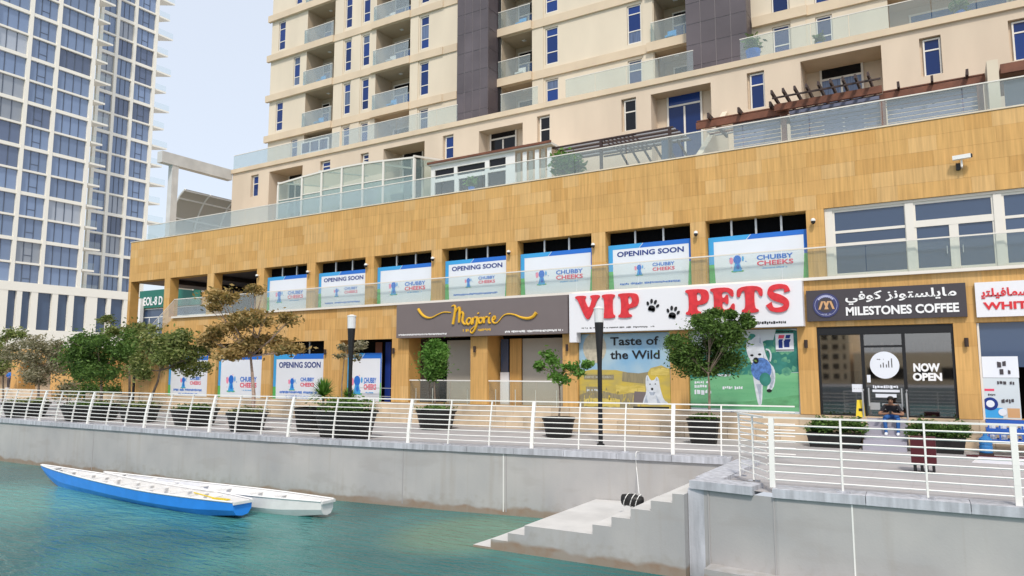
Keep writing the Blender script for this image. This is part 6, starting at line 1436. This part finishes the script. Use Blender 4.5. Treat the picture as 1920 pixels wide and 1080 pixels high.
# ---------------------------------------------------------------- boats
M['boatblue'] = mat('boat_blue', (0.03, 0.25, 0.80), 0.3, var=.08, vscale=2); M['boatwhite'] = mat('boat_white', (0.76, 0.75, 0.74), 0.4, var=.06, vscale=3)
def boat(bow, stern, W, fb, outer, label, nthw, rise):
    bow, stern = Vector((*bow, 0)), Vector((*stern, 0)); L = (stern - bow).length; d = (stern - bow) / L; nrm_ = Vector((-d.y, d.x, 0)); N = 30
    t = thing('boat', tuple((bow + stern) / 2 + Vector((0, 0, ZW))), label, 'boat', 'long open boats moored at the quay')
    rings = []; inner = []
    for i in range(N + 1):
        u = i / N; hw = W / 2 * (min(1, (math.sin(math.pi * min(1, u / .9 * .5)) ** .75)) * (1 - .55 * max(0, (u - .62) / .38) ** 1.6)) + .02
        zt = ZW + fb + rise * (1 - u) ** 3 * 1.0 + .02 * max(0, u - .7); keel = ZW - .12 + (fb + rise) * max(0, 1 - u / .20) ** 1.7 + .20 * max(0, (u - .85) / .15)
        c = bow + d * L * u
        prof = [(-1, zt), (-.93, keel + (zt - keel) * .45), (-.6, keel + .04), (0, keel), (.6, keel + .04), (.93, keel + (zt - keel) * .45), (1, zt)]
        rings.append([tuple(c + nrm_ * hw * a + Vector((0, 0, z))) for a, z in prof])
        hi = max(.01, hw - .045); fl = max(keel + .12, ZW + .14)
        prof2 = [(-1, zt + .0), (-.86, fl + .10), (0, fl), (.86, fl + .10), (1, zt)]
        inner.append([tuple(c + nrm_ * hi * a + Vector((0, 0, min(z, zt)))) for a, z in prof2])
    mb = MB(); vs = [p for r_ in rings for p in r_]; fs = [(i * 7 + k, i * 7 + k + 1, (i + 1) * 7 + k + 1, (i + 1) * 7 + k) for i in range(N) for k in range(6)] + [tuple(N * 7 + k for k in range(7))]; mb.add(vs, fs, 0)
    mb.build('hull', [outer], t, smooth=False)
    mb = MB(); vs = [p for r_ in inner for p in r_]; mb.add(vs, [(i * 5 + k, i * 5 + k + 1, (i + 1) * 5 + k + 1, (i + 1) * 5 + k) for i in range(N) for k in range(4)], 0); mb.build('inner_hull', 'boatwhite', t)
    for s in (0, 6):
        mb = MB(); mb.tube([Vector(r_[s]) + Vector((0, 0, .012)) for r_ in rings], .032, 5); mb.build('gunwale', 'boatwhite', t)
    for k in range(nthw):
        u = .12 + .70 * k / (nthw - 1); i = u * N; i0 = int(i); a = Vector(inner[i0][0]); b = Vector(inner[i0][4]); a.z -= .06; b.z -= .06
        mb = MB(); mb.beam(a, b, .20, .03); mb.build('thwart', 'boatwhite', t)
    # decked bow and stern
    for (i0, i1) in ((0, 3), (N - 3, N)):
        mb = MB()
        for i in range(i0, i1): mb.quad(inner[i][0], inner[i][4], inner[i + 1][4], inner[i + 1][0])
        mb.build('deck', 'boatwhite', t)
    mb = MB(); e = stern + d * .04; hw = math.dist(rings[N][0], rings[N][6]) / 2
    mb.beam(Vector((e.x, e.y, 0)) - nrm_ * (hw + .01) + Vector((0, 0, ZW + fb * .96)), Vector((e.x, e.y, 0)) + nrm_ * (hw + .01) + Vector((0, 0, ZW + fb * .96)), .05, fb * .16); mb.build('stern_cap', 'boatwhite', t)
    return t, bow, d, L, nrm_
t, bow, d, L, nn = boat(onZ(-1.30, 78, 872), onZ(-1.45, 455, 940), 1.45, .50, 'boatblue', 'long blue hulled open boat in front, pointing left', 10, .15)
p = bow + d * (L * .88); 
mb = MB(); mb.beam(p + nn * .35 + Vector((0, 0, ZW + .46)), p - nn * .42 + d * .25 + Vector((0, 0, ZW + .46)), .10, .05); mb.build('oar_rest', 'boatwhite', t)
pd = thing('paddle', tuple(p + Vector((0, 0, ZW + .5))), 'yellow paddle laid across the stern of the blue boat', 'paddle')
mb = MB(); mb.tube([p + nn * .1 - d * 1.1 + Vector((0, 0, ZW + .50)), p - nn * .25 + d * .5 + Vector((0, 0, ZW + .53))], .022, 6); mb.build('shaft', 'yellow', pd)
mb = MB(); q = p - nn * .25 + d * .5 + Vector((0, 0, ZW + .53)); mb.beam(q, q + d * .75 - nn * .05 + Vector((0, 0, .03)), .17, .03); mb.build('blade', 'yellow', pd)
boat(onZ(-1.36, 196, 887), onZ(-1.45, 614, 939), 1.15, .50, 'boatwhite', 'long white open boat moored against the quay wall behind the blue one', 7, .12)

# ---------------------------------------------------------------- people
M['skin'] = mat('skin', (0.30, 0.16, 0.10), 0.6); M['hair'] = mat('hair', (0.01, 0.008, 0.007), 0.7); M['blackshirt'] = mat('black_shirt', (0.014, 0.014, 0.018), 0.85); M['jeans'] = mat('blue_jeans', (0.03, 0.12, 0.36), 0.85, var=.15, vscale=12); M['blueshirt'] = mat('blue_shirt', (0.03, 0.16, 0.55), 0.85)
def person(origin, joints, edges, parent_label, matfn, mats, yaw=0, head=None, shoes=()):
    """one continuous skinned body; joints: name -> (x, y, z, radius)"""
    names = list(joints); t = thing('person', origin, parent_label, 'person')
    me = bpy.data.meshes.new('body'); me.from_pydata([joints[n][:3] for n in names], [(names.index(a), names.index(b)) for a, b in edges], [])
    o = bpy.data.objects.new('tmp_body', me); COL.objects.link(o)
    sk = o.modifiers.new('s', 'SKIN'); sk.use_smooth_shade = True
    for i, n in enumerate(names):
        v = me.skin_vertices[0].data[i]; r_ = joints[n][3]; v.radius = (r_, r_) if not isinstance(r_, tuple) else r_; v.use_root = (i == 0)
    sb = o.modifiers.new('d', 'SUBSURF'); sb.levels = 2; sb.render_levels = 2
    bpy.context.view_layer.update(); m2 = bpy.data.meshes.new_from_object(o.evaluated_get(bpy.context.evaluated_depsgraph_get())); bpy.data.objects.remove(o)
    m2.materials.clear()
    for m_ in mats: m2.materials.append(M[m_])
    for p_ in m2.polygons: p_.material_index = matfn(p_.center); p_.use_smooth = True
    m2.name = 'body'
    link(bpy.data.objects.new('body', m2), t, origin)
    hx, hy, hz = head; mb = MB(); vs = []; n1, n2 = 14, 8
    for i in range(n2 + 1):
        a = math.pi * .5 * i / n2 * 1.15
        for k in range(n1):
            b = 2 * math.pi * k / n1; vs.append((hx + .108 * math.sin(a) * math.cos(b), hy + .015 + .118 * math.sin(a) * math.sin(b) , hz + .03 + .115 * math.cos(a) + (.045 if math.sin(b) < -.3 and i > 5 else 0)))
    mb.add([(x + origin[0], y + origin[1], z + origin[2]) for x, y, z in vs], [(i * n1 + k, i * n1 + (k + 1) % n1, (i + 1) * n1 + (k + 1) % n1, (i + 1) * n1 + k) for i in range(n2) for k in range(n1)]); mb.build('hair', 'hair', t, smooth=True)
    for s in (-1, 1):
        mb = MB(); mb.lathe(origin[0] + hx + s * .036, origin[1] + hy - .102, [(.012, origin[2] + hz + .002), (.014, origin[2] + hz + .012), (.01, origin[2] + hz + .02)], 6); mb.build('eye', 'ink', t)
    mb = MB(); mb.box(origin[0] + hx - .025, origin[0] + hx + .025, origin[1] + hy - .108, origin[1] + hy - .09, origin[2] + hz - .062, origin[2] + hz - .052); mb.build('mouth', 'darkred', t)
    for (sx, sy, sz) in shoes:
        mb = MB(); x, y, z = origin[0] + sx, origin[1] + sy, origin[2] + sz
        mb.tube([(x, y + .08, z + .05), (x, y, z + .055), (x, y - .12, z + .045), (x, y - .17, z + .035)], [.045, .055, .05, .03], 8); mb.build('shoe', 'pwhite', t, smooth=True)
    return t
xm = onY(26.3, 1672, 790)[0]; J = dict(pel=(0, 0, .12, .15), abd=(0, -.10, .26, .14), che=(0, -.22, .40, .16), nec=(0, -.32, .475, .058), hd0=(0, -.35, .53, .07), hd=(0, -.375, .59, .092), hd2=(0, -.375, .66, .075), nose=(0, -.475, .575, .018))
E_ = [('pel', 'abd'), ('abd', 'che'), ('che', 'nec'), ('nec', 'hd0'), ('hd0', 'hd'), ('hd', 'hd2'), ('hd', 'nose')]
for s, S in ((-1, 'l'), (1, 'r')):
    J.update({S + 'sh': (s * .18, -.24, .42, .07), S + 'el': (s * .35, -.42, .16, .05), S + 'wr': (s * .08, -.60, .20, .032), S + 'pa': (s * .02, -.63, .225, .034), S + 'hip': (s * .11, -.05, .08, .10), S + 'kn': (s * .19, -.46, .04, .072), S + 'an': (s * .17, -.42, -.42, .048), S + 'to': (s * .17, -.52, -.46, .04)})
    for f, (dx, dz) in enumerate(((-.012, .03), (.0, .01), (.008, -.01), (.012, -.03))): J[S + 'f%d' % f] = (s * (-.015) + s * dx, -.70 + abs(f - 1.3) * .008, .225 + dz, .0095); E_.append((S + 'pa', S + 'f%d' % f))
    J[S + 'th'] = (s * .045, -.665, .27, .011); E_.append((S + 'pa', S + 'th'))
    E_ += [('che', S + 'sh'), (S + 'sh', S + 'el'), (S + 'el', S + 'wr'), (S + 'wr', S + 'pa'), ('pel', S + 'hip'), (S + 'hip', S + 'kn'), (S + 'kn', S + 'an'), (S + 'an', S + 'to')]
def mf(c):
    if c.z > .455 and c.y < -.28 or c.z > .50: return 2
    if c.z < .15 and abs(c.x) < .3 and c.y > -.56 and not (c.z > .12 and c.y < -.36 and abs(c.x) > .27) or c.z < -.02: return 1
    if (c.y < -.56) or (c.y < -.33 and c.z < .26): return 2
    return 0
person((xm, 26.66, .93), J, E_, 'person in black shirt and blue jeans sitting on the coffee shop steps holding a phone', mf, ['blackshirt', 'jeans', 'skin'], head=(0, -.375, .60), shoes=[(-.17, -.46, -.50), (.17, -.46, -.50)])
o = ubox('phone', xm - .035, xm + .035, 26.66 - .722, 26.66 - .714, .93 + .20, .93 + .30, 'ink'); setp(o, 'small dark phone held in both hands by the seated person', 'phone')
Yp = 33.2; xp = onY(Yp, 17, 708)[0]
pf = ubox('pavilion_step', xp - 6, xp + 6, Yp - 1, 33.95, 0, .78, 'plinth'); setp(pf, 'low tan platform the blue shirted person stands on at the far left', 'step')
J = dict(pel=(0, 0, .95, .15), abd=(0, 0, 1.12, .14), che=(0, 0, 1.35, .17), nec=(0, 0, 1.50, .055), hd0=(0, -.01, 1.55, .07), hd=(0, -.01, 1.63, .09), hd2=(0, 0, 1.70, .07), nose=(0, -.11, 1.615, .018)); E_ = [('pel', 'abd'), ('abd', 'che'), ('che', 'nec'), ('nec', 'hd0'), ('hd0', 'hd'), ('hd', 'hd2'), ('hd', 'nose')]
for s, S in ((-1, 'l'), (1, 'r')):
    J.update({S + 'sh': (s * .20, 0, 1.42, .07), S + 'el': (s * .36, -.05, 1.15, .05), S + 'wr': (s * .30, -.22, 1.0, .034), S + 'pa': (s * .28, -.30, .98, .035), S + 'hip': (s * .11, 0, .88, .10), S + 'kn': (s * .12, -.02, .50, .07), S + 'an': (s * .12, 0, .09, .048), S + 'to': (s * .12, -.13, .05, .04)})
    for f in range(4): J[S + 'f%d' % f] = (s * (.26 + .012 * f), -.38 + .01 * abs(f - 1.4), .965 - .012 * f, .0095); E_.append((S + 'pa', S + 'f%d' % f))
    J[S + 'th'] = (s * .24, -.33, 1.0, .011); E_.append((S + 'pa', S + 'th'))
    E_ += [('che', S + 'sh'), (S + 'sh', S + 'el'), (S + 'el', S + 'wr'), (S + 'wr', S + 'pa'), ('pel', S + 'hip'), (S + 'hip', S + 'kn'), (S + 'kn', S + 'an'), (S + 'an', S + 'to')]
person((xp, Yp, .78), J, E_, 'person in a blue shirt standing behind the trees at the far left', lambda c: 1 if c.z < .98 and abs(c.x) < .24 else (2 if c.z > 1.49 or c.z < 1.14 and abs(c.x) > .24 else 0), ['blueshirt', 'signdark', 'skin'], head=(0, -.01, 1.64), shoes=[(-.12, -.03, 0), (.12, -.03, 0)])
